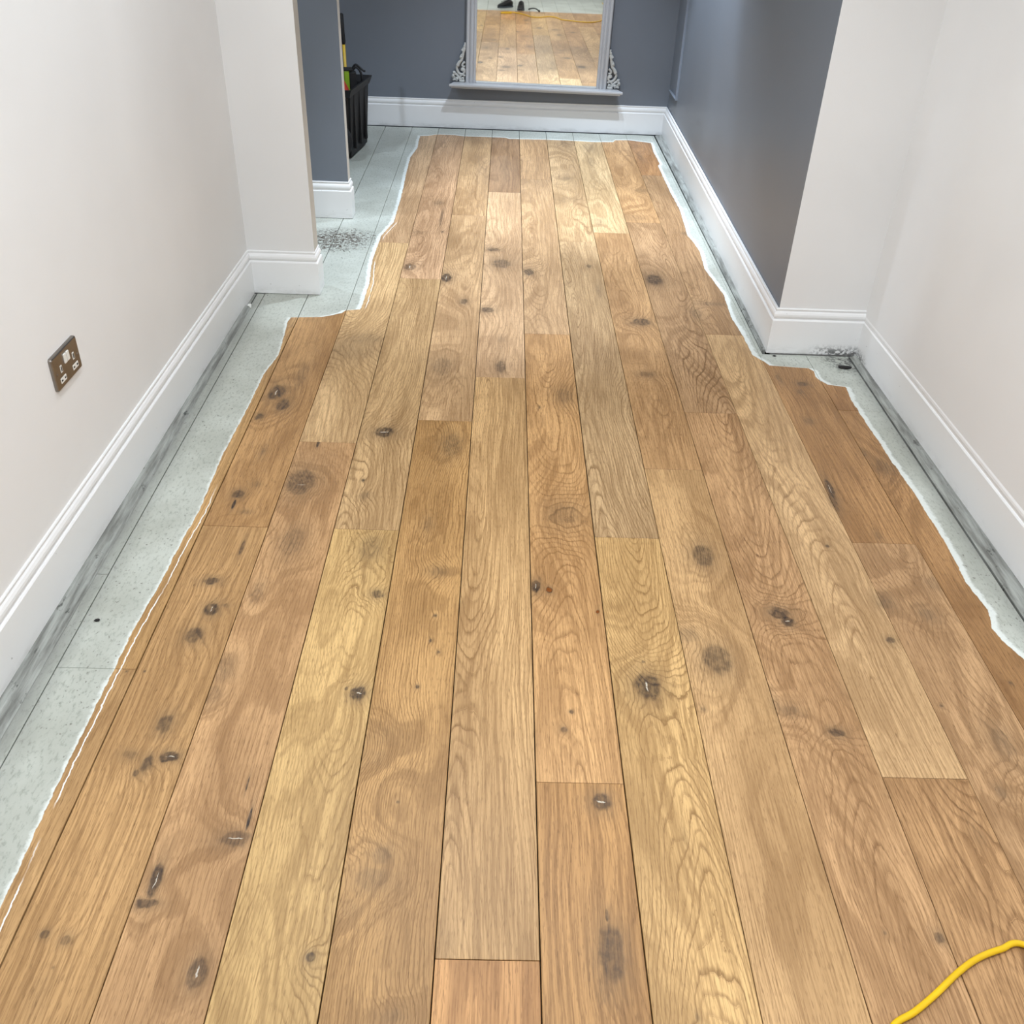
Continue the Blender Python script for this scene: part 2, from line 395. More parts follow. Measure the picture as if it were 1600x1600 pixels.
def plank_material(name, base, knots, pith, slope, freq, contrast, depth, seed, mode='both'):
    m, nt, b = new_mat(name)
    if mode == 'paint':
        p = nt.node('ShaderNodeGroup', node_tree=G_PAINT)
        p.inputs[0].default_value = base
        nt.l.new(p.outputs[0], b.inputs['Base Color']); b.inputs['Roughness'].default_value = .36
        return m
    co = obj_co(nt)
    dis = nt.noise(nt.vmath('MULTIPLY', co, (38.0, 26.0, 1.0)), 1.0, 3, .6, out=1)
    d = nt.vmath('MULTIPLY', nt.vmath('SUBTRACT', dis, (.5, .5, .5)), (.016, .024, 0.0))
    Pd = nt.vmath('ADD', co, d)
    warp, halo, core = 0.0, 0.0, 0.0
    fill = []
    orange = []
    for (kx, ky, rx, ry, st, ty) in knots:
        if ty == 'o': orange.append((kx, ky, rx, ry)); 
        k = nt.node('ShaderNodeGroup', node_tree=G_KNOT)
        big = 1.4 if ty in 'kw' else 1.15
        k.inputs['P'].default_value = (0, 0, 0)
        small = max(rx, ry) < .009 or ty == 'c'
        nt.put(k.inputs['P'], co if small else Pd)
        k.inputs['Center'].default_value = (kx, ky, 0)
        k.inputs['Inverse'].default_value = (1/(rx*big), 1/(ry*big), 0)
        k.inputs['Radius'].default_value = min(.03, (0 if ty in 'co' else min(rx, ry)*(1.0 if ty in 'kw' else .5)))
        k.inputs['Strength'].default_value = st*(.75 if ty == 's' else 1)
        k.inputs['Hardness'].default_value = {'s': 0, 'k': .8 if st > .65 else .35, 'w': .95, 'c': 1.3, 'o': 1}[ty]
        nt.put(k.inputs['Warp'], warp); nt.put(k.inputs['Halo'], halo); nt.put(k.inputs['Core'], core)
        warp, halo, core = k.outputs[0], k.outputs[1], k.outputs[2]
        if ty == 'w': fill.append((kx, ky, rx, ry))
    o = nt.node('ShaderNodeGroup', node_tree=G_OAK)
    nt.put(o.inputs['P'], co)
    o.inputs['Seed'].default_value = (seed*1.37 % 9, seed*2.91 % 13, seed*.77 % 7)
    for n, v in (('Warp', warp), ('Halo', halo), ('Core', core), ('Base', base), ('Pith', pith), ('Slope', slope), ('Freq', freq), ('Contrast', contrast), ('Depth', depth)):
        nt.put(o.inputs[n], v)
    col = o.outputs[0]
    for (kx, ky, rx, ry) in orange:      # amber resin drips
        v = nt.vmath('MULTIPLY', nt.vmath('SUBTRACT', Pd, (kx, ky, 0)), (1/(rx*.8), 1/(ry*.7), 0))
        col = nt.mix(nt.step(nt.vmath('LENGTH', v, out=1), 1.1, .8), col, lin(122, 66, 16))
    if fill:                             # pale filler left in the cracks of the knots
        fn = nt.noise(nt.vmath('MULTIPLY', co, (120.0, 120.0, 1.0)), 1.0, 2, .5)
        for (kx, ky, rx, ry) in fill:
            r1, r2 = (rx*.55, ry*.10) if rx >= ry*.8 else (rx*.09, ry*.5)
            v = nt.vmath('MULTIPLY', nt.vmath('SUBTRACT', Pd, (kx, ky, 0)), (1/max(r1, .0009), 1/max(r2, .0009), 0))
            col = nt.mix(nt.math('MULTIPLY', nt.step(nt.vmath('LENGTH', v, out=1), 1.1, .6), nt.step(fn, .34, .46)), col, lin(196, 186, 170))
    b.inputs['Specular IOR Level'].default_value = .35
    bn = nt.node('ShaderNodeBump'); bn.inputs['Strength'].default_value = .25; bn.inputs['Distance'].default_value = .0012
    hh = o.outputs[1]
    if mode == 'both':
        p = nt.node('ShaderNodeGroup', node_tree=G_PAINT)
        nt.put(p.inputs[0], col)
        nt.l.new(p.outputs[0], b.inputs['Base Color'])
        nt.l.new(nt.math('MULTIPLY_ADD', p.outputs[1], -.06, .42), b.inputs['Roughness'])
        hh = nt.math('MULTIPLY', hh, nt.math('SUBTRACT', 1.0, p.outputs[1]))
        hh = nt.math('ADD', hh, nt.math('MULTIPLY', p.outputs[1], .5))
    else:
        nt.put(b.inputs['Base Color'], col); b.inputs['Roughness'].default_value = .42
    nt.l.new(hh, bn.inputs['Height']); nt.l.new(bn.outputs[0], b.inputs['Normal'])
    return m

# ------------------------------------------------------------------ other materials
def wall_material(name, col, rough=.55, var=.03):
    m, nt, b = new_mat(name)
    co = obj_co(nt)
    a = nt.noise(co, 1.3, 3, .5); c = nt.noise(nt.vmath('MULTIPLY', co, (3.0, 3.0, 1.2)), 1.0, 2, .4)
    c1 = tuple(x*(1-var) for x in col[:3])+(1,); c2 = tuple(min(1, x*(1+var)) for x in col[:3])+(1,)
    colr = nt.mix(nt.step(a, .35, .65), c1, c2)
    mark = nt.math('MULTIPLY', nt.step(nt.noise(co, 24, 3, .7), .74, .80), nt.step(c, .5, .7))
    colr = nt.mix(nt.math('MULTIPLY', mark, .12), colr, tuple(x*.55 for x in col[:3])+(1,))
    nt.l.new(colr, b.inputs['Base Color'])
    b.inputs['Roughness'].default_value = rough
    b.inputs['Specular IOR Level'].default_value = .4
    bn = nt.node('ShaderNodeBump'); bn.inputs['Strength'].default_value = .08; bn.inputs['Distance'].default_value = .002
    nt.l.new(nt.noise(co, 190, 3, .6), bn.inputs['Height']); nt.l.new(bn.outputs[0], b.inputs['Normal'])
    return m

M_CREAM = wall_material('cream_wall_paint', lin(228, 226, 224), .5)
M_JAMB = wall_material('stone_jamb_paint', lin(196, 191, 182), .5)
M_GREY = wall_material('blue_grey_wall_paint', lin(116, 122, 131), .42)
M_CEIL = wall_material('white_ceiling_paint', lin(232, 230, 226), .8, .01)

def skirting_material():
    m, nt, b = new_mat('white_satin_skirting_paint')
    co = obj_co(nt)
    x, y, z = nt.sep(co)
    n = nt.noise(nt.vmath('MULTIPLY', co, (9.0, 9.0, 30.0)), 1.0, 4, .7)
    grime = nt.math('MULTIPLY', nt.step(z, .045, .0), nt.step(n, .42, .72))
    sp = nt.math('MULTIPLY', nt.step(nt.noise(co, 70, 2, .5), .76, .80), .6)
    # mould low in the right-hand corner
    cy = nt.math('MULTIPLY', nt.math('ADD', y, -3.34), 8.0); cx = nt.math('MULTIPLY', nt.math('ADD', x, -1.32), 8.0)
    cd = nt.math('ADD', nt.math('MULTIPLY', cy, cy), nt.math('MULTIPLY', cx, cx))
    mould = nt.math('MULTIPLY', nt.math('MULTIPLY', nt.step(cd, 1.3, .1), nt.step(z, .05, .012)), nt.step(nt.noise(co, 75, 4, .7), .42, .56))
    col = nt.mix(nt.math('MULTIPLY', grime, .35), lin(234, 233, 232), lin(150, 148, 140))
    col = nt.mix(sp, col, lin(120, 116, 110))
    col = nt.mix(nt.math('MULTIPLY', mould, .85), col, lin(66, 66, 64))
    nt.l.new(col, b.inputs['Base Color'])
    b.inputs['Roughness'].default_value = .32
    return m
M_SKIRT = skirting_material()

def bead_material():
    m, nt, b = new_mat('grimy_grey_painted_bead')
    co = obj_co(nt)
    n = nt.noise(nt.vmath('MULTIPLY', co, (60.0, 5.0, 10.0)), 1.0, 4, .65)
    n2 = nt.noise(nt.vmath('MULTIPLY', co, (30.0, 14.0, 10.0)), 1.0, 4, .7)
    col = nt.mix(nt.step(n, .3, .7), lin(104, 104, 99), lin(162, 164, 158))
    col = nt.mix(nt.math('MULTIPLY', nt.step(n2, .60, .68), .85), col, lin(58, 58, 54))
    nt.l.new(col, b.inputs['Base Color']); b.inputs['Roughness'].default_value = .35
    return m
M_BEAD = bead_material()
M_UNDER = simple('dark_gap_subfloor', lin(46, 40, 34), .9)
M_WHITE = simple('off_white_furniture_paint', lin(192, 192, 194), .4, var=.02)
M_ORN = simple('off_white_carved_paint', lin(196, 195, 190), .6, var=.08, scale=60)

# ------------------------------------------------------------------ lights
M_TRIMRING = simple('white_downlight_ring', lin(230, 230, 228), .4)
for i, (lx, ly, colr, watts, cone, blend, rad, lab) in enumerate(DOWNLIGHTS):
    t = empty('ceiling_downlight', (lx, ly, CEIL))
    tag(t, lab, 'downlight', 'recessed ceiling downlights')
    bm = bmesh.new()
    bm_lathe(bm, [(.030, 0.0), (.030, -.004), (.034, -.008), (.044, -.008), (.047, -.004), (.047, 0.0)], 24)
    from_bm('trim_ring', bm, M_TRIMRING, t, True)
    m = simple('lamp_lens', (1, 1, 1, 1), .4, emit=((colr[0], colr[1], colr[2], 1), 12))
    bm = bmesh.new(); bm_lathe(bm, [(.0001, -.001), (.029, -.001), (.029, -.0005), (.0001, 0.0)], 20)
    from_bm('lamp_lens', bm, m, t)
    ld = bpy.data.lights.new('downlight_beam', 'SPOT')
    ld.energy = watts; ld.color = colr[:3]; ld.spot_size = radians(cone); ld.spot_blend = blend; ld.shadow_soft_size = rad
    lo = bpy.data.objects.new('downlight_beam', ld); COL.objects.link(lo); lo.parent = t; lo.location = (0, 0, -.03)

# ------------------------------------------------------------------ floor
floor = empty('floor'); 
bm = bmesh.new(); bm_box(bm, -2.7, 2.3, -2.6, 7.0, -.06, -.014)
from_bm('subfloor', bm, M_UNDER, floor)
tag(floor, kind='structure')

SX = [round((-.6325+.1162*k)*1.55, 4) for k in range(-10, 13)]          # plank seams, left to right
SEAM = {k: SX[k+10] for k in range(-10, 13)}
SEAM[13] = 1.3445
GAP = {0: .0028, 1: .0030, 2: .0020, 3: .0022, 4: .0024, 5: .0022, 6: .0024, 7: .0026, 8: .0018, 9: .0016, 10: .0014, 11: .0008, 12: .0014, 13: .003}
JOINT = {-1: [2.95, 1.9], 0: [3.446, 1.563, 5.4, -.3], 1: [2.123, 4.347, .1], 2: [2.586, 4.45, .45], 3: [2.125, 4.0, .2], 4: [2.747, 4.9, .6], 5: [5.324, 3.072, .891], 6: [3.457, 1.27, 5.6, -.7],
         7: [2.119, 4.546, .2], 8: [2.483, 4.696, .5], 9: [2.853, 4.875, .7], 10: [3.504, 1.302, 5.765, -.6], 11: [2.125, 4.2, 6.2, 0.1], 12: [2.9, .9]}
# base colour of a board: (column, y inside it) -> sRGB ; freq rings/m ; pith offset ; slope ; contrast ; depth
BOARD = [
    (-1, 1.2, (190, 150, 105), {}), (0, 1.0, (205, 164, 112), dict(f=60, c=.55, s=.05, p=.5)), (0, 2.5, (205, 163, 108), dict(f=60, c=.5, s=.04, p=-.4)), (0, 4, (200, 160, 110), {}),
    (1, 1.0, (200, 158, 106), dict(f=55, c=.5, s=.05, p=-.6)), (1, 3.0, (196, 152, 100), dict(f=50, c=.35, s=.03, p=.7)), (1, 5, (204, 166, 126), {}),
    (2, 1.0, (206, 163, 115), dict(f=90, c=.6, s=.05, p=.2)), (2, 3.4, (222, 185, 135), dict(f=70, c=.8, s=.08)), (2, 5, (216, 178, 136), {}),
    (3, 1.3, (220, 182, 122), dict(f=150, c=.8, s=.10, p=.02)), (3, 3.0, (206, 170, 122), dict(f=110, c=.8, s=.10)), (3, 5, (208, 168, 128), {}),
    (4, 1.5, (198, 155, 100), dict(f=140, c=1.0, s=.05, p=.16)), (4, 4.0, (211, 173, 128), dict(f=80, c=.5, s=.06)), (4, 6, (203, 165, 120), {}),
    (5, .6, (212, 160, 104), dict(f=60, c=.4, s=.02, p=.5)), (5, 2.0, (212, 172, 120), dict(f=130, c=.9, s=.09, p=-.05)), (5, 4.2, (214, 176, 134), dict(f=70, c=.4, s=.05)), (5, 6.2, (176, 138, 100), dict(f=60, c=.4)),
    (6, .9, (192, 146, 92), dict(f=60, c=.45, s=.05, p=-.4)), (6, 2.4, (212, 166, 112), dict(f=110, c=.7, s=.07, p=.0)), (6, 4.4, (206, 168, 124), dict(f=110, c=.7, s=.12)), (6, 6, (205, 164, 118), {}),
    (7, 1.0, (218, 178, 120), dict(f=150, c=1.0, s=.12, p=.02)), (7, 3.4, (202, 168, 124), dict(f=120, c=1.0, s=.10, p=-.06)), (7, 5.5, (212, 176, 130), dict(f=80, c=.7, s=.1)),
    (8, 1.2, (208, 168, 118), dict(f=120, c=.6, s=.06, p=.25)), (8, 3.5, (198, 156, 108), dict(f=80, c=.5, s=.08, p=0)), (8, 5.6, (224, 190, 142), dict(f=60, c=.5, s=.08)),
    (9, 1.5, (200, 158, 112), dict(f=110, c=.75, s=.12, p=.03)), (9, 3.8, (190, 152, 110), dict(f=90, c=1.0, s=.12)), (9, 5.8, (206, 162, 112), dict(f=60, c=.5)),
    (10, .9, (190, 148, 102), dict(f=100, c=.9, s=.10, p=.08)), (10, 2.5, (214, 176, 128), dict(f=100, c=.75, s=.12, p=0)), (10, 4.4, (186, 148, 106), dict(f=80, c=.6, s=.1)), (10, 6.2, (190, 142, 94), dict(f=60, c=.4)),
    (11, 1.3, (196, 156, 112), dict(f=90, c=.6, s=.10, p=.05)), (11, 3.0, (184, 140, 92), dict(f=60, c=.25, s=.03, p=-.5)), (11, 5.0, (188, 146, 98), {}),
    (12, 1.5, (184, 140, 92), dict(f=70, c=.4, s=.03, p=.5)), (12, 3.0, (184, 138, 90), dict(f=60, c=.35, s=.03, p=.5)),
]
KNOTS=[(-0.75,0.922,0.0076,0.007,0.7,'k'),(-0.711,0.912,0.0075,0.0081,0.7,'k'),(-0.713,0.864,0.0021,0.0022,0.6,'k'),(-0.716,0.812,0.0153,0.0363,0.35,'s'),(-0.594,1.03,0.0092,0.0324,1,'w'),(-0.597,0.983,0.0179,0.0087,1,'k'),(-0.472,1.121,0.0264,0.0155,0.6,'w'),(-0.456,1.165,0.0031,0.0294,0.9,'c'),(-0.478,1.249,0.0019,0.0205,0.7,'c'),(-0.473,0.859,0.0137,0.0241,0.75,'w'),(-0.603,1.104,0.0178,0.0236,0.35,'s'),(-0.707,1.27,0.0051,0.008,0.8,'k'),(-0.29,0.89,0.0075,0.0079,0.9,'k'),(-0.286,0.866,0.0128,0.0144,0.3,'s'),(-0.206,1.043,0.0256,0.0197,0.5,'k'),(-0.192,1.093,0.0155,0.0165,0.55,'k'),(-0.238,0.981,0.0226,0.0211,0.4,'s'),(-0.174,1.213,0.0025,0.0031,0.8,'k'),(-0.139,0.791,0.0154,0.0102,0.4,'k'),(-0.059,0.924,0.0122,0.0294,0.25,'s'),(0.231,1.224,0.0167,0.0202,0.85,'w'),(0.223,0.906,0.021,0.0463,0.8,'k'),(0.221,0.978,0.0034,0.0137,0.7,'c'),(0.207,0.844,0.0107,0.0217,0.5,'k'),(0.385,1.147,0.0056,0.0189,0.4,'s'),(0.355,0.799,0.0032,0.0062,0.5,'k'),(1.055,1.271,0.0081,0.0131,0.6,'k'),(0.965,1.167,0.009,0.0269,0.4,'s'),(0.808,0.947,0.0081,0.0097,0.9,'k'),(0.713,0.954,0.0029,0.0031,0.6,'k'),(-0.67,2.028,0.0051,0.0366,0.6,'c'),(-0.714,1.883,0.0176,0.0115,0.9,'k'),(-0.686,1.775,0.0155,0.0213,0.9,'w'),(-0.656,1.79,0.0109,0.006,0.6,'k'),(-0.702,1.681,0.0179,0.0222,0.8,'k'),(-0.602,1.571,0.0187,0.0348,0.55,'k'),(-0.609,1.491,0.0167,0.025,0.5,'k'),(-0.688,1.404,0.0134,0.0215,0.85,'k'),(-0.734,1.315,0.0155,0.01,0.6,'k'),(-0.693,1.296,0.0103,0.0181,0.9,'k'),(-0.652,1.314,0.0169,0.0133,0.95,'w'),(-0.78,1.557,0.0021,0.003,0.9,'k'),(-0.82,1.555,0.0021,0.003,0.9,'k'),(-0.542,2.063,0.0274,0.0576,0.6,'k'),(-0.589,1.845,0.0127,0.0349,0.55,'k'),(-0.327,2.044,0.0274,0.0484,0.55,'k'),(-0.322,1.96,0.0216,0.0675,0.35,'s'),(-0.288,1.849,0.0153,0.0138,0.8,'k'),(-0.291,1.505,0.0156,0.0176,1,'w'),(-0.319,1.518,0.0036,0.0049,0.8,'k'),(-0.14,1.946,0.02,0.0161,0.5,'k'),(-0.137,1.772,0.0031,0.0048,0.9,'k'),(-0.142,1.682,0.003,0.0045,0.9,'k'),(-0.121,1.643,0.003,0.0043,0.9,'k'),(-0.161,1.529,0.0036,0.005,1,'k'),(-0.227,1.382,0.0405,0.0301,0.4,'s'),(-0.234,1.33,0.0225,0.0203,0.45,'s'),(-0.184,2.154,0.0107,0.0336,0.4,'k'),(0.113,1.896,0.0107,0.0208,1,'w'),(0.147,1.882,0.0082,0.0141,0.9,'o'),(0.199,2.225,0.0404,0.048,0.5,'k'),(0.266,1.804,0.004,0.011,0.7,'o'),(0.183,1.464,0.0042,0.0047,0.8,'k'),(0.164,1.412,0.0062,0.0073,0.7,'k'),(0.57,2.046,0.0246,0.0431,0.75,'k'),(0.361,1.548,0.0264,0.0365,0.85,'w'),(0.36,1.627,0.0038,0.0043,0.7,'k'),(0.481,1.725,0.0252,0.0208,0.55,'k'),(0.536,1.642,0.0306,0.0436,0.75,'k'),(0.478,1.481,0.0043,0.0058,0.6,'k'),(0.724,1.815,0.0229,0.0185,0.85,'k'),(0.738,1.784,0.0146,0.0157,0.95,'w'),(0.671,1.484,0.0188,0.0155,0.65,'k'),(0.644,1.502,0.0073,0.0196,0.5,'k'),(0.759,1.421,0.0156,0.0111,0.85,'k'),(0.927,2.105,0.0045,0.006,0.8,'k'),(0.979,1.723,0.0096,0.0104,0.8,'k'),(1.01,1.871,0.0185,0.0257,0.65,'k'),(1.106,1.825,0.0166,0.0199,0.6,'k'),(1.169,1.95,0.0208,0.0244,0.4,'k'),(1.115,1.404,0.0185,0.0365,0.6,'k'),(1.12,1.351,0.0209,0.0262,0.4,'s'),(1.086,2.161,0.0092,0.0155,0.5,'k'),(0.811,1.547,0.0089,0.0346,0.3,'s'),(1.021,1.508,0.0037,0.004,0.7,'k'),(1.214,1.587,0.0031,0.0042,0.7,'k'),(-0.757,2.908,0.0259,0.0464,0.85,'w'),(-0.718,2.823,0.019,0.0355,0.85,'k'),(-0.778,2.736,0.0124,0.017,0.8,'k'),(-0.695,3.023,0.0156,0.0835,0.4,'k'),(-0.536,3.271,0.0783,0.0774,0.45,'k'),(-0.512,3.358,0.0605,0.046,0.55,'k'),(-0.361,2.66,0.0266,0.0286,0.9,'w'),(-0.573,2.354,0.0374,0.0585,0.8,'k'),(-0.57,2.34,0.0242,0.0136,0.7,'w'),(-0.721,2.517,0.0078,0.0226,0.6,'k'),(-0.74,2.281,0.0146,0.0197,0.85,'k'),(-0.74,2.228,0.0045,0.0255,0.9,'c'),(-0.392,2.373,0.0038,0.007,1,'k'),(-0.376,2.289,0.0129,0.0166,0.5,'k'),(-0.205,3.148,0.0325,0.0627,0.6,'k'),(-0.141,2.592,0.0243,0.0552,0.65,'k'),(-0.559,2.576,0.005,0.0234,0.8,'c'),(-0.7,2.333,0.0092,0.0136,0.5,'k'),(-0.699,2.192,0.0142,0.0094,0.5,'k'),(-0.149,3.759,0.0133,0.0274,0.85,'k'),(-0.048,3.679,0.021,0.0265,0.85,'k'),(0.01,3.396,0.0124,0.0235,0.4,'k'),(0.01,3.158,0.0164,0.0421,0.75,'k'),(0.004,3.282,0.0217,0.1115,0.25,'s'),(0.235,2.948,0.0247,0.0476,0.6,'k'),(0.58,3.605,0.0316,0.029,0.8,'k'),(0.543,3.131,0.0236,0.0208,0.6,'k'),(0.539,3.582,0.0131,0.0191,0.5,'k'),(0.146,2.854,0.0044,0.0091,0.6,'k'),(0.818,3.708,0.0189,0.0404,0.6,'k'),(0.901,3.817,0.0554,0.0176,0.5,'k'),(1.03,3.132,0.0072,0.0313,0.6,'k'),(1.109,3.092,0.0166,0.0154,0.7,'k'),(1.082,3.03,0.0094,0.0149,0.6,'k'),(1.059,2.815,0.0133,0.0179,0.55,'k'),(1.014,2.393,0.0099,0.0533,0.9,'w'),(1.006,2.324,0.0077,0.0444,0.7,'k'),(1.227,2.531,0.0269,0.0423,0.6,'k'),(1.186,2.618,0.0063,0.0202,0.6,'k'),(-0.337,5.094,0.0237,0.0334,0.6,'k'),(-0.309,4.849,0.0081,0.1543,0.4,'c'),(-0.292,4.631,0.0063,0.0143,0.7,'k'),(-0.409,4.138,0.0257,0.0358,0.7,'w'),(-0.238,4.02,0.0196,0.0456,0.95,'w'),(-0.42,4.609,0.0311,0.0189,0.35,'k'),(0.002,4.216,0.0381,0.0493,0.7,'k'),(-0.039,4.399,0.0272,0.022,0.7,'k'),(0.127,4.122,0.0202,0.0357,0.9,'k'),(0.01,5.88,0.0115,0.1987,0.5,'s'),(0.012,6.222,0.0242,0.0937,0.3,'s'),(0.369,5.65,0.0188,0.0332,0.5,'k'),(0.406,6.436,0.0588,0.0828,0.35,'k'),(0.548,6.374,0.0334,0.0978,0.55,'k'),(0.54,6.019,0.0159,0.0887,0.4,'k'),(0.497,4.861,0.0233,0.0466,0.5,'k'),(0.405,4.219,0.0089,0.0165,0.7,'k'),(0.429,3.92,0.0084,0.0587,0.5,'k'),(0.349,5.227,0.0528,0.0467,0.3,'k'),(0.688,4.077,0.0319,0.0547,0.95,'k'),(0.671,4.952,0.0679,0.0481,0.4,'k'),(0.923,4.724,0.0131,0.0198,0.6,'k'),(0.787,5.445,0.0331,0.025,0.4,'k'),(0.858,6.18,0.0123,0.0774,0.5,'k')]
def add_plank(k, x0, x1, y0, y1, idx, zoff=0.0):
    ym = (max(y0, .5)+min(y1, 6.7))/2
    best = None
    for (bk, by, rgb, pr) in BOARD:
        if bk == k and y0 <= by <= y1: best = (rgb, pr)
    if best is None: best = ((200, 160, 112), {})
    rgb, pr = best
    kn = [q for q in KNOTS if x0-.01 < q[0] < x1+.01 and y0-.01 < q[1] < y1+.01]
    rnd = random.Random(idx*31+k)
    xm = (x0+x1)/2
    m = plank_material('oak_plank_%03d' % idx, lin(rgb[0]*.935, rgb[1]*.935, rgb[2]*.935*1.01), kn, xm+pr.get('p', rnd.uniform(-.1, .1)), pr.get('s', rnd.uniform(.04, .1)),
                       pr.get('f', rnd.uniform(70, 120))*1.25, min(1.15, pr.get('c', .7)*1.3), pr.get('d', rnd.uniform(.03, .06)), idx+3,
                       'paint' if (k <= -1 or y0 > 6.6) else 'bare' if (3 <= k <= 9 and y0 > .06 and y1 < 6.45) or (k in (1, 2) and y0 > .06 and y1 < 3.3) else 'both')
    bm = bmesh.new()
    bm_box(bm, x0, x1, y0, y1, -.014, zoff)
    top = [e for e in bm.edges if all(v.co.z > zoff-.001 for v in e.verts)]
    bmesh.ops.bevel(bm, geom=top, offset=.0007, segments=1, affect='EDGES')
    return from_bm('plank', bm, m, floor)

idx = 0
for k in range(-10, 13):
    xa = SEAM[k]+GAP.get(k, .002)/2
    xb = SEAM[k+1]-GAP.get(k+1, .002)/2
    if k == 12: xb = SEAM[13]-.0015
    far = k <= -2
    lo = 3.97 if k <= -2 else -2.3
    hi = 6.74
    if k == 12: hi = 3.335
    if k == -1:
        xa = -1.0112; hi = 6.74
    if k == 11: xb = SEAM[12]-GAP[12]/2
    js = sorted([lo, hi]+[j for j in JOINT.get(k, [5.2 if k % 2 else 5.9]) if lo < j < hi])
    for a, b in zip(js, js[1:]):
        aa, bb = a+(.0006 if a != lo else 0), b-(.0006 if b != hi else 0)
        if k == 11 and b > 3.34:                      # narrow beside the jutting wall: cut to fit
            if a < 3.32:
                add_plank(k, xa, xb, aa, 3.335, idx); idx += 1
                aa = 3.337
            add_plank(k, xa, 1.0135, max(aa, 3.337), bb, idx); idx += 1
            continue
        if k == -1 and a < 3.75 < b:
            add_plank(k, xa, xb, aa, 3.775, idx); idx += 1
            add_plank(k, SEAM[-1]+.001, xb, 3.97, bb, idx); idx += 1
            continue
        if k == -1 and a >= 3.75:
            xx = SEAM[-1]+.001
            add_plank(k, xx, xb, max(aa, 3.97), bb, idx); idx += 1
            continue
        if k in (0,) and a < 3.75 < b:
            pass
        add_plank(k, xa, xb, aa, bb, idx, random.Random(idx).uniform(-.0004, .0002)); idx += 1

# beading strips along the baseboards, painted and grimy
def bead(name, p0, p1, width, side, h=.012):
    """quarter-round bead from p0 to p1 (points on the baseboard face); side=+1 lies to the right of it"""
    bm = bmesh.new()
    prof = [(0, -.012), (0, h), (width*.35, h*.95), (width*.62, h*.75), (width*.85, h*.35), (width, .001), (width, -.012)]
    rings = []
    for (x, y, w) in (p0, p1):
        rings.append([bm.verts.new((x+side*u/width*w, y, z)) for u, z in prof])
    n = len(prof)
    for i in range(n):
        j = (i+1) % n
        bm.faces.new((rings[0][i], rings[1][i], rings[1][j], rings[0][j]))
    bm.faces.new(rings[0]); bm.faces.new(list(reversed(rings[1])))
    bmesh.ops.recalc_face_normals(bm, faces=bm.faces)
    return from_bm(name, bm, M_BEAD, None)
def XLF(y): return -1.023 + (3.777-y)*-.01422      # face line of the left baseboard
def XRF(y): return 1.374 + (3.35-y)*.0161           # face line of the right baseboard
def XGF(y): return 1.029 + (y-3.343)*.01138         # face line of the grey wall's baseboard
tag(bead('trim_1', (XLF(-2.2), -2.2, abs(XLF(-2.2)+1.018)), (XLF(3.62), 3.62, abs(XLF(3.62)+1.006)), .03, 1), kind='structure')
tag(bead('trim_2', (XRF(-2.2), -2.2, XRF(-2.2)-1.347), (XRF(3.33), 3.33, XRF(3.33)-1.349), .03, -1, .008), kind='structure')
tag(bead('trim_3', (XGF(3.36), 3.36, XGF(3.36)-1.015), (XGF(6.74), 6.74, XGF(6.74)-1.022), .02, -1, .008), kind='structure')
tag(bead('trim_6', (XLF(3.642), 3.642, abs(XLF(3.642)+1.0145)), (XLF(3.768), 3.768, abs(XLF(3.768)+1.0145)), .02, 1, .001), kind='structure')
# white caulk blob at the end of the left bead
bm = bmesh.new(); bm_box(bm, -1.019, -1.004, 3.622, 3.640, -.010, .012, .004)
tag(from_bm('trim_4', bm, simple('white_caulk', lin(235, 235, 230), .4), None, True), kind='structure')

# ------------------------------------------------------------------ walls
H = CEIL
T = .014
def wall(name, poly, mats, mis):
    bm = bmesh.new(); bm_prism(bm, poly, -.05, H, mis)
    o = from_bm(name, bm, mats); tag(o, kind='structure'); return o
wl = [(XLF(-2.3)-T, -2.3), (XLF(3.79)-T, 3.791), (-.762, 3.791), (-.762, 3.875), (-2.7, 3.875), (-2.7, -2.3)]
wall('wall_left', wl, [M_CREAM, M_JAMB], [0, 0, 1, 1, 1, 1])
wall('wall_pillar', [(-1.13, 4.794), (-.766, 4.794), (-.766, 4.862), (-1.13, 4.862)], [M_GREY, M_JAMB], [0, 1, 0, 0])
wall('wall_back', [(-2.7, 6.772), (1.30, 6.772), (1.30, 6.95), (-2.7, 6.95)], [M_GREY], [0]*4)
wr = [(XRF(-2.3)+T, -2.3), (2.2, -2.3), (2.2, 6.95), (XGF(6.772)+.022, 6.95), (XGF(6.772)+.022, 6.772), (1.049, 3.357), (XRF(3.357)+T-.01, 3.357)]
wall('wall_right', wr, [M_CREAM, M_GREY], [0, 0, 0, 0, 1, 0, 0])
wall('wall_side', [(-2.8, 3.875), (-2.7, 3.875), (-2.7, 6.95), (-2.8, 6.95)], [M_GREY], [0]*4)
wall('wall_front', [(-1.3, -2.4), (1.6, -2.4), (1.6, -2.3), (-1.3, -2.3)], [M_CREAM], [0]*4)
bm = bmesh.new(); bm_box(bm, -2.8, 2.3, -2.5, 7.0, H, H+.08)
tag(from_bm('ceiling', bm, M_CEIL), kind='structure')

# faint raised panel at the far end of the grey wall
bm = bmesh.new()
for (a, b, z0, z1) in ((6.40, 6.70, .292, .300), (6.40, 6.408, .292, 1.6)):
    bm_box(bm, XGF(a)+.008, XGF(a)+.024, a, b, z0, z1, .002)
tag(from_bm('trim_5', bm, M_GREY), kind='structure')

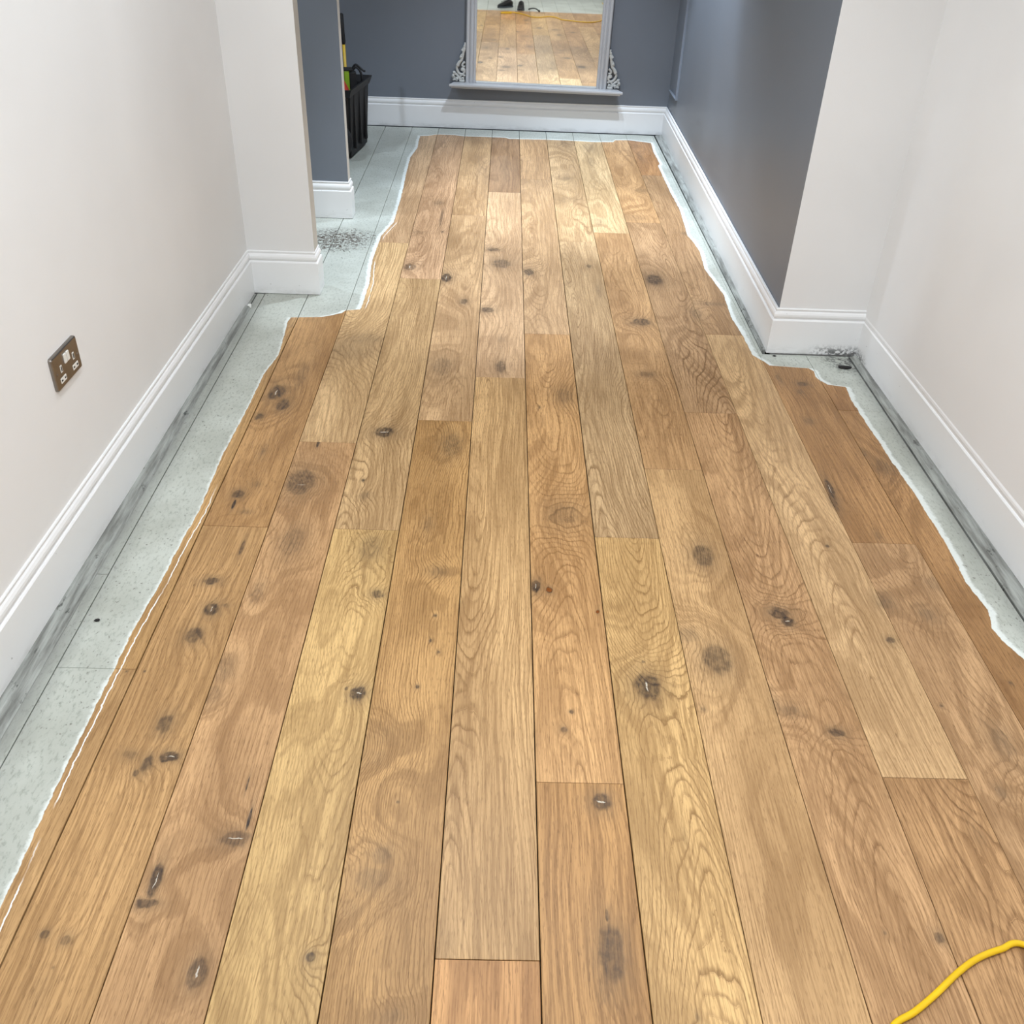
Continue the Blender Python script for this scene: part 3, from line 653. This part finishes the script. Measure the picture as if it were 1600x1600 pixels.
# ------------------------------------------------------------------ baseboards: one moulded profile swept along wall faces
PROF = [(0, .002), (0, .134), (.0025, .1375), (.0070, .1385), (.0078, .1405), (.0045, .1450), (.0030, .1510), (.0036, .1580), (.0066, .1650), (.0102, .1690), (.0110, .1720), (.0088, .1738), (.0086, .1770), (.0105, .1800), (.0180, .1800), (.0180, .002)]
def sweep(names, path, closed=False, flip=1, ext=None):
    """path of baseboard-face points; the wall lies on the left of travel when flip=1. one object per run"""
    P = [Vector((x, y)) for x, y in path]
    n = len(P); segs = n if closed else n-1
    def nrm(i):
        d = (P[(i+1) % n]-P[i]).normalized(); return Vector((-d.y, d.x))*flip
    def mit(i):
        if not closed and (i == 0): return nrm(0)
        if not closed and (i == n-1): return nrm(n-2)
        a = nrm((i-1) % n if closed else i-1); b = nrm(i % n)
        m = (a+b).normalized(); return m/max(.2, m.dot(a))
    out = []
    groups = {}
    for i in range(segs):
        groups.setdefault(names[i], []).append(i)
    for nm, ids in groups.items():
        bm = bmesh.new()
        for i in ids:
            A, B = P[i], P[(i+1) % n]
            ma, mb = mit(i), mit((i+1) % n if closed else i+1)
            ra = [bm.verts.new((A.x+ma.x*u, A.y+ma.y*u, z)) for u, z in PROF]
            rb = [bm.verts.new((B.x+mb.x*u, B.y+mb.y*u, z)) for u, z in PROF]
            m = len(PROF)
            for k in range(m):
                j = (k+1) % m
                bm.faces.new((ra[k], rb[k], rb[j], ra[j]))
            bm.faces.new(list(reversed(ra))); bm.faces.new(rb)
        bmesh.ops.recalc_face_normals(bm, faces=bm.faces)
        o = from_bm(nm, bm, M_SKIRT); tag(o, kind='structure'); out.append(o)
    return out
sweep(['baseboard_left', 'baseboard_left_return', 'baseboard_left_return', 'baseboard_left_return'],
      [(XLF(-2.2), -2.2), (-1.023, 3.777), (-.750, 3.777), (-.750, 3.889), (-2.69, 3.889)])
sweep(['baseboard_pillar']*4, [(-1.144, 4.780), (-.752, 4.780), (-.752, 4.876), (-1.144, 4.876)], closed=True, flip=1)
sweep(['baseboard_back', 'baseboard_right_far', 'baseboard_right_return', 'baseboard_right'],
      [(-2.68, 6.758), (1.068, 6.758), (1.029, 3.343), (1.3741, 3.343), (XRF(-2.2), -2.2)])

# ------------------------------------------------------------------ double socket on the left wall
sock = empty('double_wall_socket', (XLF(2.112)-T, 2.112, .487), (0, 0, -.01422))
tag(sock, 'brushed metal double wall socket with white switches on the cream left wall', 'socket')
M_NICKEL = simple('brushed_black_nickel', lin(150, 144, 138), .30, 1.0, .1, 40)
M_PLAST = simple('white_plastic', lin(226, 222, 214), .35, var=.01)
M_HOLE = simple('dark_slot', lin(20, 18, 16), .6)
def sbox(name, u0, u1, v0, v1, d0, d1, mat, parent, bev=.001):
    bm = bmesh.new(); bm_box(bm, d0, d1, u0, u1, v0, v1, bev)
    return from_bm(name, bm, mat, parent)
def rounded_plate(name, w, h, r, d0, d1, mat, parent):
    bm = bmesh.new()
    def loop(ins, d):
        vs = []
        for cx, cy, a0 in ((w-r, h-r, 0), (-w+r, h-r, 90), (-w+r, -h+r, 180), (w-r, -h+r, 270)):
            for q in range(5):
                a = radians(a0+q*22.5)
                vs.append(bm.verts.new((d, cx+(r-ins)*cos(a), cy+(r-ins)*sin(a))))
        return vs
    L = [loop(0, d0), loop(0, d0+(d1-d0)*.5), loop(.0012, d0+(d1-d0)*.85), loop(.0035, d1)]
    for a, b in zip(L, L[1:]):
        for i in range(len(a)):
            j = (i+1) % len(a); bm.faces.new((a[i], a[j], b[j], b[i]))
    bm.faces.new(L[-1]); bm.faces.new(list(reversed(L[0])))
    bmesh.ops.recalc_face_normals(bm, faces=bm.faces)
    return from_bm(name, bm, mat, parent)
rounded_plate('face_plate', .073, .043, .006, 0, .009, M_NICKEL, sock)
for s in (-1, 1):
    r = sbox('rocker_switch', s*.0080-.0066, s*.0080+.0066, .006, .030, .0085, .0125, M_PLAST, sock, .0015)
    e = sbox('earth_insert', s*.0365-.0045, s*.0365+.0045, -.006, .012, .0085, .0100, M_PLAST, sock, .0004)
    sbox('earth_slot', s*.0365-.0022, s*.0365+.0022, -.003, .009, .0098, .0103, M_HOLE, e, 0)
    l = sbox('pin_insert', s*.0365-.0155, s*.0365+.0155, -.030, -.017, .0085, .0100, M_PLAST, sock, .0004)
    for q in (-1, 1):
        sbox('pin_slot', s*.0365+q*.009-.0035, s*.0365+q*.009+.0035, -.0255, -.0215, .0098, .0103, M_HOLE, l, 0)
for s in (-1, 1):
    bm = bmesh.new(); bm_lathe(bm, [(.0001, .0105), (.0025, .0103), (.0028, .0085)], 10, mat=Matrix.Translation((0, s*.060, -.002)) @ Matrix.Rotation(pi/2, 4, 'Y'))
    from_bm('screw', bm, M_NICKEL, sock)

# ------------------------------------------------------------------ overmantel mirror on the back wall
MY = 6.772
mir = empty('wall_mirror', (.200, MY, .262), (0, radians(.66), 0))
tag(mir, 'tall white framed mirror with carved scroll sides hung on grey back wall', 'mirror')
GW = .398            # half glass width
FR = .466            # half frame width
MH = 1.62
m, nt, b = new_mat('silvered_glass')
b.inputs['Base Color'].default_value = (.90, .91, .88, 1); b.inputs['Metallic'].default_value = 1; b.inputs['Roughness'].default_value = .015
M_MIRROR = m
bm = bmesh.new()
tb = .0077*(MH-.02)
q = [(-GW-.004, -.022, .024), (GW+.004, -.022-.0, .024), (GW+.004, -.022+tb, MH), (-GW-.004, -.022+tb, MH)]
vs = [bm.verts.new(p) for p in q]; vb = [bm.verts.new((p[0], p[1]+.004, p[2])) for p in q]
bm.faces.new(vs); bm.faces.new(list(reversed(vb)))
for i in range(4):
    j = (i+1) % 4; bm.faces.new((vs[j], vs[i], vb[i], vb[j]))
bmesh.ops.recalc_face_normals(bm, faces=bm.faces)
from_bm('mirror_glass', bm, M_MIRROR, mir)
def stile(s):
    """fluted side post: moulded section extruded upward"""
    bm = bmesh.new()
    sec = [(0, 0), (0, .030), (.004, .036), (.013, .036), (.016, .031), (.020, .031), (.022, .040), (.030, .043), (.038, .040), (.040, .031), (.044, .031), (.047, .037), (.060, .037), (.066, .030), (.068, 0)]
    lo = [bm.verts.new((s*(GW+u), -d, .024)) for u, d in sec]; hi = [bm.verts.new((s*(GW+u), -d, MH)) for u, d in sec]
    for i in range(len(sec)-1): bm.faces.new((lo[i], lo[i+1], hi[i+1], hi[i]))
    bm.faces.new(lo); bm.faces.new(hi)
    bmesh.ops.recalc_face_normals(bm, faces=bm.faces)
    return from_bm('side_post', bm, M_WHITE, mir)
stile(-1); stile(1)
def ledge(name, z0, w, d, h):
    bm = bmesh.new()
    sec = [(0, 0), (.66*d, 0), (.70*d, .25*h), (.86*d, .42*h), (.97*d, .5*h), (d, .62*h), (d, .92*h), (.97*d, h), (0, h)]
    A = [bm.verts.new((-w+(d-q)*.35, -q, z0+z)) for q, z in sec]; B = [bm.verts.new((w-(d-q)*.35, -q, z0+z)) for q, z in sec]
    n = len(sec)
    for i in range(n): bm.faces.new((A[i], A[(i+1) % n], B[(i+1) % n], B[i]))
    bm.faces.new(list(reversed(A))); bm.faces.new(B)
    bmesh.ops.recalc_face_normals(bm, faces=bm.faces)
    return from_bm(name, bm, M_WHITE, mir)
ledge('bottom_ledge', -.006, .568, .105, .030)
ledge('cornice', MH, .53, .10, .06)
bm = bmesh.new(); bm_box(bm, -GW, GW, -.034, 0, .022, .030, .002); from_bm('bottom_rail', bm, M_WHITE, mir)
bm = bmesh.new(); bm_box(bm, -GW, GW, -.04, 0, MH-.09, MH, .004); from_bm('top_rail', bm, M_WHITE, mir)
def scroll(s):
    """pierced acanthus bracket at the foot of the frame"""
    bm = bmesh.new()
    def T3(pts, r0, r1):
        pp = smooth_path([(s*(FR+u), -.020, z) for u, z in pts], 6)
        n = len(pp); bm_tube(bm, pp, [1.3*(r0+(r1-r0)*i/(n-1)) for i in range(n)], 8, squash=1.0)
    # main S scroll
    T3([(.004, .205), (.016, .175), (.020, .150), (.030, .128), (.050, .104), (.056, .078), (.042, .052), (.020, .046), (.007, .060), (.010, .078), (.022, .080), (.024, .068)], .007, .006)
    T3([(.022, .135), (.040, .118), (.052, .096)], .006, .010)
    T3([(.010, .170), (.024, .163), (.034, .148), (.030, .138), (.022, .142)], .006, .005)
    T3([(.004, .120), (.016, .112), (.022, .100), (.014, .092), (.004, .094)], .006, .005)
    T3([(.004, .236), (.006, .215), (.016, .195), (.022, .186)], .005, .009)
    # lower leaves
    T3([(.004, .036), (.018, .044), (.032, .036), (.034, .022), (.022, .014), (.012, .020), (.016, .028)], .006, .005)
    T3([(.036, .014), (.046, .030), (.060, .044), (.076, .044), (.084, .032), (.074, .024), (.066, .030)], .007, .005)
    T3([(.050, .010), (.066, .014), (.082, .010)], .008, .005)
    T3([(.066, .046), (.072, .056), (.080, .054)], .006, .006)
    T3([(.040, .008), (.020, .004), (.004, .008)], .007, .007)
    for (u, z, r) in ((.031, .150, .008), (.017, .070, .008), (.020, .024, .007), (.080, .036, .009), (.070, .054, .008), (.010, .215, .007), (.055, .020, .010)):
        g = bmesh.ops.create_icosphere(bm, subdivisions=2, radius=r); bmesh.ops.translate(bm, verts=g['verts'], vec=(s*(FR+u), -.024, z))
    # web plate behind, pierced look left by gaps
    for v in bm.verts: v.co.z += .026
    return from_bm('carved_scroll', bm, M_ORN, mir, True)
scroll(-1); scroll(1)

# ------------------------------------------------------------------ black wheeled tub and what is in it
M_BLACK = simple('black_plastic', lin(8, 8, 12), .6, var=.1)
M_BLACK2 = simple('black_rubber', lin(20, 20, 22), .7)
tub = empty('wheeled_tub', (-1.062, 6.10, 0), (0, 0, radians(-7.5)))
tag(tub, 'black plastic wheeled tool tub standing behind the grey pillar', 'tub')
def taper_box(bm, z0, z1, w0, d0, w1, d1, inner=False):
    A = [bm.verts.new((sx*w0, sy*d0, z0)) for sx, sy in ((-1, -1), (1, -1), (1, 1), (-1, 1))]
    B = [bm.verts.new((sx*w1, sy*d1, z1)) for sx, sy in ((-1, -1), (1, -1), (1, 1), (-1, 1))]
    for i in range(4):
        j = (i+1) % 4
        f = (A[i], A[j], B[j], B[i]); bm.faces.new(f if not inner else tuple(reversed(f)))
    return A, B
bm = bmesh.new()
A, B = taper_box(bm, .012, .36, .175, .205, .195, .225)
bm.faces.new(list(reversed(A)))
C_, D_ = taper_box(bm, .03, .36, .170, .200, .190, .220, True); bm.faces.new(C_)
for i in range(4):
    j = (i+1) % 4; bm.faces.new((B[i], B[j], D_[j], D_[i]))
for e in (-.12, 0, .12):       # ribs down the sides
    bm_box(bm, .180, .196, e-.012, e+.012, .05, .35, .002)
    bm_box(bm, e-.012, e+.012, -.226, -.206, .05, .35, .002)
bmesh.ops.bevel(bm, geom=[e for e in bm.edges if abs(e.verts[0].co.z-e.verts[1].co.z) > .2 and abs(e.verts[0].co.x) > .16 and abs(e.verts[0].co.y) > .19], offset=.02, segments=3, affect='EDGES')
from_bm('tub_body', bm, M_BLACK, tub)
bm = bmesh.new()
a, b_ = taper_box(bm, .352, .395, .197, .227, .212, .242)
c_, d_ = taper_box(bm, .352, .395, .190, .220, .200, .230, True)
for i in range(4):
    j = (i+1) % 4; bm.faces.new((b_[i], b_[j], d_[j], d_[i])); bm.faces.new((a[j], a[i], c_[i], c_[j]))
from_bm('tub_rim', bm, M_BLACK, tub)
for sx in (-1, 1):
    mt = Matrix.Translation((sx*.09, -.250, .115)) @ Matrix.Rotation(pi/2, 4, 'X')
    bm = bmesh.new(); bm_lathe(bm, [(.055, -.020), (.100, -.022), (.113, -.014), (.115, 0), (.113, .014), (.100, .022), (.055, .020)], 28, mat=mt)
    w = from_bm('wheel', bm, M_BLACK2, tub, True)
    bm = bmesh.new(); bm_lathe(bm, [(.0001, -.018), (.012, -.018), (.058, -.008), (.058, .008), (.012, .024), (.0001, .024)], 20, mat=mt)
    from_bm('wheel_hub', bm, simple('grey_hub', lin(70, 72, 76), .4), w, True)
# axle joins wheels to the body
bm = bmesh.new(); bm_tube(bm, [(-.10, -.236, .115), (.10, -.236, .115)], .008, 8); from_bm('axle', bm, M_BLACK, tub)

# red cloth, crumpled inside the tub
bm = bmesh.new()
bmesh.ops.create_icosphere(bm, subdivisions=4, radius=1)
for v in bm.verts:
    n = sin(v.co.x*5+1)*cos(v.co.y*6)*.12+sin(v.co.z*7+v.co.x*4)*.08
    v.co *= 1+n
    v.co = Vector((v.co.x*.064-.972, v.co.y*.068+5.985, max(.035, v.co.z*.19+.235)))
o = from_bm('crumpled_cloth', bm, simple('red_orange_cloth', lin(196, 62, 42), .9, var=.2, scale=18, bump=.4), None, True)
tag(o, 'crumpled red orange cloth lying inside the black tub', 'cloth')
# dark folded bag filling the tub, holds the tools upright
bm = bmesh.new()
bmesh.ops.create_icosphere(bm, subdivisions=3, radius=1)
for v in bm.verts:
    v.co *= 1+.1*sin(v.co.x*6)*cos(v.co.y*5)
    v.co = Vector((v.co.x*.080-1.12, v.co.y*.11+6.18, max(.035, v.co.z*.15+.20)))
tag(from_bm('cloth_bag', bm, simple('black_fabric', lin(22, 22, 26), .9), None, True), 'dark cloth bag packed down inside the black tub', 'bag')
# long handle: black grip, yellow shaft
hd = empty('long_tool', (-.963, 6.225, .032), (radians(-2), radians(-1.0), 0))
tag(hd, 'long yellow tool handle with black grip standing up in the tub', 'tool')
bm = bmesh.new(); bm_tube(bm, [(0, 0, 0), (0, 0, .545)], .009, 12); from_bm('shaft', bm, simple('yellow_fibreglass', lin(206, 168, 40), .4), hd, True)
bm = bmesh.new(); bm_tube(bm, [(0, 0, .54), (0, 0, .555), (-.001, 0, .62), (-.002, 0, .70), (-.002, 0, .706)], [.0095, .013, .0115, .0125, .006], 12); from_bm('grip', bm, M_BLACK2, hd, True)
# green and black cased tool
gt = empty('cased_tool', (-.935, 6.135, .032), (0, 0, radians(12)))
tag(gt, 'lime green and black power tool sticking up from the tub', 'tool')
bm = bmesh.new(); bm_box(bm, -.030, .000, -.03, .03, 0, .420, .006); from_bm('green_body', bm, simple('lime_green_plastic', lin(140, 176, 40), .4), gt)
bm = bmesh.new(); bm_box(bm, .000, .042, -.028, .028, .06, .412, .006); from_bm('black_head', bm, M_BLACK2, gt)
bm = bmesh.new(); bm_box(bm, -.036, .02, -.034, .034, .420, .430, .003); from_bm('cap', bm, M_BLACK2, gt)
# black strap looping over the rim
bm = bmesh.new()
bm_tube(bm, smooth_path([(-.935, 6.215, .30), (-.935, 6.215, .36), (-.93, 6.21, .42), (-.905, 6.205, .455), (-.88, 6.20, .44), (-.868, 6.20, .40), (-.870, 6.20, .34)], 6), .007, 8)
bm_tube(bm, smooth_path([(-.925, 6.21, .448), (-.90, 6.205, .470), (-.86, 6.20, .440), (-.845, 6.20, .437)], 6), .006, 8)
tag(from_bm('carry_strap', bm, M_BLACK2, None, True), 'black looped strap hanging over the rim of the tub', 'strap')

# ------------------------------------------------------------------ yellow extension cable
bm = bmesh.new()
R_ = .0056
pts = [(1.30, -1.2), (1.32, -.6), (1.31, -.1), (1.25, .30), (1.15, .66), (1.05, .87), (.953, .933), (.906, .924), (.857, .906), (.813, .880), (.762, .843), (.715, .812), (.669, .786), (.635, .73), (.61, .63), (.565, .54), (.50, .52), (.44, .58), (.37, .64), (.29, .60), (.22, .44), (.14, .30), (.03, .235), (-.06, .28), (-.08, .33), (-.02, .36), (.05, .33)]
bm_tube(bm, smooth_path([(x, y, R_+.0004) for x, y in pts], 8), R_, 12)
tag(from_bm('extension_cable', bm, simple('yellow_cable_sheath', lin(232, 186, 8), .35, var=.12, scale=14), None, True), 'yellow extension cable snaking over the sanded boards at the lower right', 'cable')
bm = bmesh.new()
bm_tube(bm, smooth_path([(.27, -.10, .012), (.31, -.03, .03), (.36, .0, .03), (.395, .03, .010), (.40, .07, .008)], 6), .008, 8)
g = bmesh.ops.create_icosphere(bm, subdivisions=2, radius=.014); bmesh.ops.translate(bm, verts=g['verts'], vec=(.40, .075, .014))
tag(from_bm('black_lead', bm, M_BLACK2, None, True), 'short black lead curled on the floor beside the shoes', 'cable')

# ------------------------------------------------------------------ shredded dust patch by the left corner
rnd = random.Random(5)
bm = bmesh.new()
for i in range(520):
    a = rnd.gauss(-.78, .085); c = rnd.gauss(4.46, .075)
    if a < -1.0 or a > -.60 or c < 4.2 or c > 4.72: continue
    L_ = rnd.uniform(.002, .010); an = rnd.uniform(0, pi); w = rnd.uniform(.0003, .0006); h = rnd.uniform(.0006, .002)
    bm_box(bm, -L_, L_, -w, w, .0002, h, 0, 0, Matrix.Translation((a, c, 0)) @ Matrix.Rotation(an, 4, 'Z'))
tag(from_bm('floor_debris', bm, simple('dark_dust_fibres', lin(118, 106, 96), .9, var=.3, scale=90)), 'dark shredded dust and fibres on the painted boards by the doorway', 'debris', kind='stuff')
# loose specks
M_SPECK = simple('dark_grit', lin(34, 31, 30), .95)
def specks(name, lab, lst):
    pass
for i, (sx, sy, r, lab) in enumerate([(-.945, 1.722, .007, 'small dark chip on the grey paint beside the left baseboard'), (1.300, 3.232, .016, 'black smudge of dirt in the right hand corner by the baseboard'), (1.055, 3.318, .007, 'tiny dark crumb at the foot of the cream return wall')]):
    bm = bmesh.new()
    bmesh.ops.create_icosphere(bm, subdivisions=2, radius=r)
    rr = random.Random(i)
    for v in bm.verts: v.co = Vector((v.co.x*(1.7 if i == 1 else 1)+rr.uniform(-.2, .2)*r, v.co.y*.7+rr.uniform(-.2, .2)*r, v.co.z*.3+r*.32))
    o = from_bm('dirt_crumb', bm, M_SPECK); o.location = (sx, sy, 0); tag(o, lab, 'crumb')

# ------------------------------------------------------------------ the photographer, seen only as feet in the mirror
def skin_mesh(name, verts, edges, radii, mats, pick, parent, root=0, sub=2):
    me = bpy.data.meshes.new(name+'_cage'); me.from_pydata([tuple(v) for v in verts], edges, [])
    o = bpy.data.objects.new(name+'_cage', me); COL.objects.link(o)
    o.modifiers.new('skin', 'SKIN'); 
    if not me.skin_vertices: me.skin_vertices.new()
    for i, r in enumerate(radii):
        s = me.skin_vertices[0].data[i]; s.radius = (r, r) if not isinstance(r, tuple) else r; s.use_root = (i == root)
    m = o.modifiers.new('sub', 'SUBSURF'); m.levels = sub; m.render_levels = sub
    dg = bpy.context.evaluated_depsgraph_get(); dg.update()
    em = bpy.data.meshes.new_from_object(o.evaluated_get(dg)); em.name = name
    bpy.data.objects.remove(o, do_unlink=True); bpy.data.meshes.remove(me)
    for p in em.polygons:
        p.use_smooth = True; p.material_index = pick(p.center)
    em.materials.clear()
    return link(name, em, mats, parent)
per = empty('person', (.13, -.36, 0))
per['label'] = 'person in black trousers and dark jacket standing on painted floor, holding a phone'
per['category'] = 'person'
M_SKIN = simple('skin', lin(205, 160, 135), .5)
M_TROU = simple('black_trousers', lin(20, 21, 26), .85, var=.15, scale=20, bump=.3)
M_JACK = simple('dark_jacket', lin(38, 42, 52), .85, var=.1, scale=20, bump=.3)
ox, oy = -.13, .36
V = [(.13, -.40, .93), (.13, -.41, 1.10), (.13, -.40, 1.27), (.13, -.385, 1.41), (.125, -.37, 1.49), (.12, -.345, 1.56), (.12, -.33, 1.66), (.12, -.33, 1.72),
     (.04, -.40, .88), (.02, -.33, .50), (.01, -.33, .10),
     (.22, -.40, .88), (.215, -.27, .50), (.175, -.20, .10),
     (-.05, -.385, 1.42), (-.12, -.27, 1.24), (-.065, -.11, 1.44), (-.055, -.085, 1.485),
     (.31, -.385, 1.42), (.33, -.25, 1.25), (.16, -.11, 1.43), (.125, -.085, 1.475)]
E_ = [(0, 1), (1, 2), (2, 3), (3, 4), (4, 5), (5, 6), (6, 7), (0, 8), (8, 9), (9, 10), (0, 11), (11, 12), (12, 13), (3, 14), (14, 15), (15, 16), (16, 17), (3, 18), (18, 19), (19, 20), (20, 21)]
Rr = [(.15, .11), (.13, .10), (.16, .11), (.12, .09), .058, .062, .085, .06, .095, .074, .064, .095, .074, .064, .062, .045, .030, .026, .062, .045, .030, .026]
def pk(c):
    z = c.z; y = c.y-oy
    if z > 1.48 and abs(c.x-(-.01)) < .14 and y < -.2: return 0
    if y > -.125 and z > 1.3: return 0
    return 1 if z < .95 else 2
skin_mesh('body', [(x+ox, y+oy, z) for x, y, z in V], E_, Rr, [M_SKIN, M_TROU, M_JACK], pk, per)
def add_hand(base, s):
    b0 = Vector(base)
    vs = [b0, b0+Vector((s*.012, .012, .045))]; es = [(0, 1)]; rr = [(.026, .016), (.030, .014)]
    for q in range(4):
        r0 = b0+Vector((s*.012+(q-1.5)*.004, .012, .03+q*.017)); i = len(vs)
        vs += [r0+Vector((s*.018, .012, .012)), r0+Vector((s*.040, .018, .016+.002*q)), r0+Vector((s*.055, .008, .018))]
        es += [(1, i), (i, i+1), (i+1, i+2)]; rr += [.009, .008, .007]
    i = len(vs)
    vs += [b0+Vector((s*.014, -.010, .030)), b0+Vector((s*.032, -.014, .050)), b0+Vector((s*.046, -.012, .060))]
    es += [(0, i), (i, i+1), (i+1, i+2)]; rr += [.011, .010, .008]
    skin_mesh('hand', vs, es, rr, [M_SKIN], lambda c: 0, per)
add_hand((-.055+ox, -.085+oy, 1.485), .75)
add_hand((.125+ox, -.085+oy, 1.475), -.75)
# hair cap and face
bm = bmesh.new(); bmesh.ops.create_uvsphere(bm, u_segments=20, v_segments=14, radius=1)
for v in list(bm.verts):
    if v.co.y > .25 and v.co.z < .45 or v.co.z < -.35: bm.verts.remove(v)
for v in bm.verts: v.co = Vector((v.co.x*.088-.01, v.co.y*.103+.02, v.co.z*.125+1.685))
from_bm('hair', bm, simple('brown_hair', lin(60, 44, 34), .7, var=.2, scale=60), per, True)
for s in (-1, 1):
    bm = bmesh.new(); g = bmesh.ops.create_icosphere(bm, subdivisions=2, radius=.011); bmesh.ops.translate(bm, verts=g['verts'], vec=(-.01+s*.031, .107, 1.655)); from_bm('eye', bm, simple('eye', lin(220, 220, 215), .2), per, True)
    bm = bmesh.new(); g = bmesh.ops.create_icosphere(bm, subdivisions=2, radius=.02); bmesh.ops.scale(bm, vec=(.5, .8, 1.5), verts=g['verts']); bmesh.ops.translate(bm, verts=g['verts'], vec=(-.01+s*.084, .03, 1.64)); from_bm('ear', bm, M_SKIN, per, True)
bm = bmesh.new(); bm_tube(bm, [(-.01, .112, 1.66), (-.01, .124, 1.635), (-.01, .130, 1.617), (-.01, .116, 1.610)], [.007, .010, .014, .010], 10); from_bm('nose', bm, M_SKIN, per, True)
bm = bmesh.new(); bm_tube(bm, smooth_path([(-.034, .104, 1.583), (-.01, .113, 1.584), (.014, .104, 1.583)], 5), .005, 8); from_bm('mouth', bm, simple('lips', lin(165, 100, 92), .5), per, True)
def shoe(toe, heel, zrot=0):
    t = Vector((toe[0]+ox, toe[1]+oy, 0)); h = Vector((heel[0]+ox, heel[1]+oy, 0)); d = (t-h); L = d.length; ang = math.atan2(d.y, d.x)
    M = Matrix.Translation(h) @ Matrix.Rotation(ang, 4, 'Z')
    st = [(0, .030, .075), (.04, .036, .095), (.10, .038, .085), (.17, .044, .062), (.23, .043, .050), (.27, .030, .038), (.285, .012, .026)]
    bm = bmesh.new(); rings = []
    for x, w, hh in st:
        x *= L/.285
        rings.append([bm.verts.new((x, w*cos(a), .018+max(0, hh-.018)*(.5+.5*sin(a)) if sin(a) > -.7 else .018)) for a in [2*pi*k/14 for k in range(14)]])
    for a, c in zip(rings, rings[1:]):
        for k in range(14): bm.faces.new((a[k], a[(k+1) % 14], c[(k+1) % 14], c[k]))
    bm.faces.new(rings[0]); bm.faces.new(rings[-1]); bmesh.ops.recalc_face_normals(bm, faces=bm.faces)
    bmesh.ops.transform(bm, matrix=M, verts=bm.verts)
    s = from_bm('shoe', bm, M_BLACK2, per, True)
    bm = bmesh.new(); pl = [(x*L/.285*1.01-.003, w*1.06) for x, w, hh in st]
    poly = [(x, -w) for x, w in pl]+[(x, w) for x, w in reversed(pl)]
    bm_prism(bm, poly, .001, .020); bmesh.ops.transform(bm, matrix=M, verts=bm.verts)
    from_bm('sole', bm, simple('grey_sole', lin(60, 66, 74), .7), s)
    bm = bmesh.new()
    for q in range(4): bm_tube(bm, [(.105+q*.022, -.022, .082-q*.006), (.105+q*.022, 0, .089-q*.007), (.105+q*.022, .022, .082-q*.006)], .0025, 6)
    bmesh.ops.transform(bm, matrix=M, verts=bm.verts); from_bm('laces', bm, M_BLACK, s)
shoe((-.12, -.22), (.05, -.38)); shoe((.165, .02), (.175, -.255))
# phone held at eye height (the camera that took the picture)
bm = bmesh.new(); bm_box(bm, -.042, .125, -.055, -.047, 1.505, 1.585, .003)
ph = from_bm('phone', bm, M_BLACK); tag(ph, 'black phone held up in both hands of the person', 'phone')
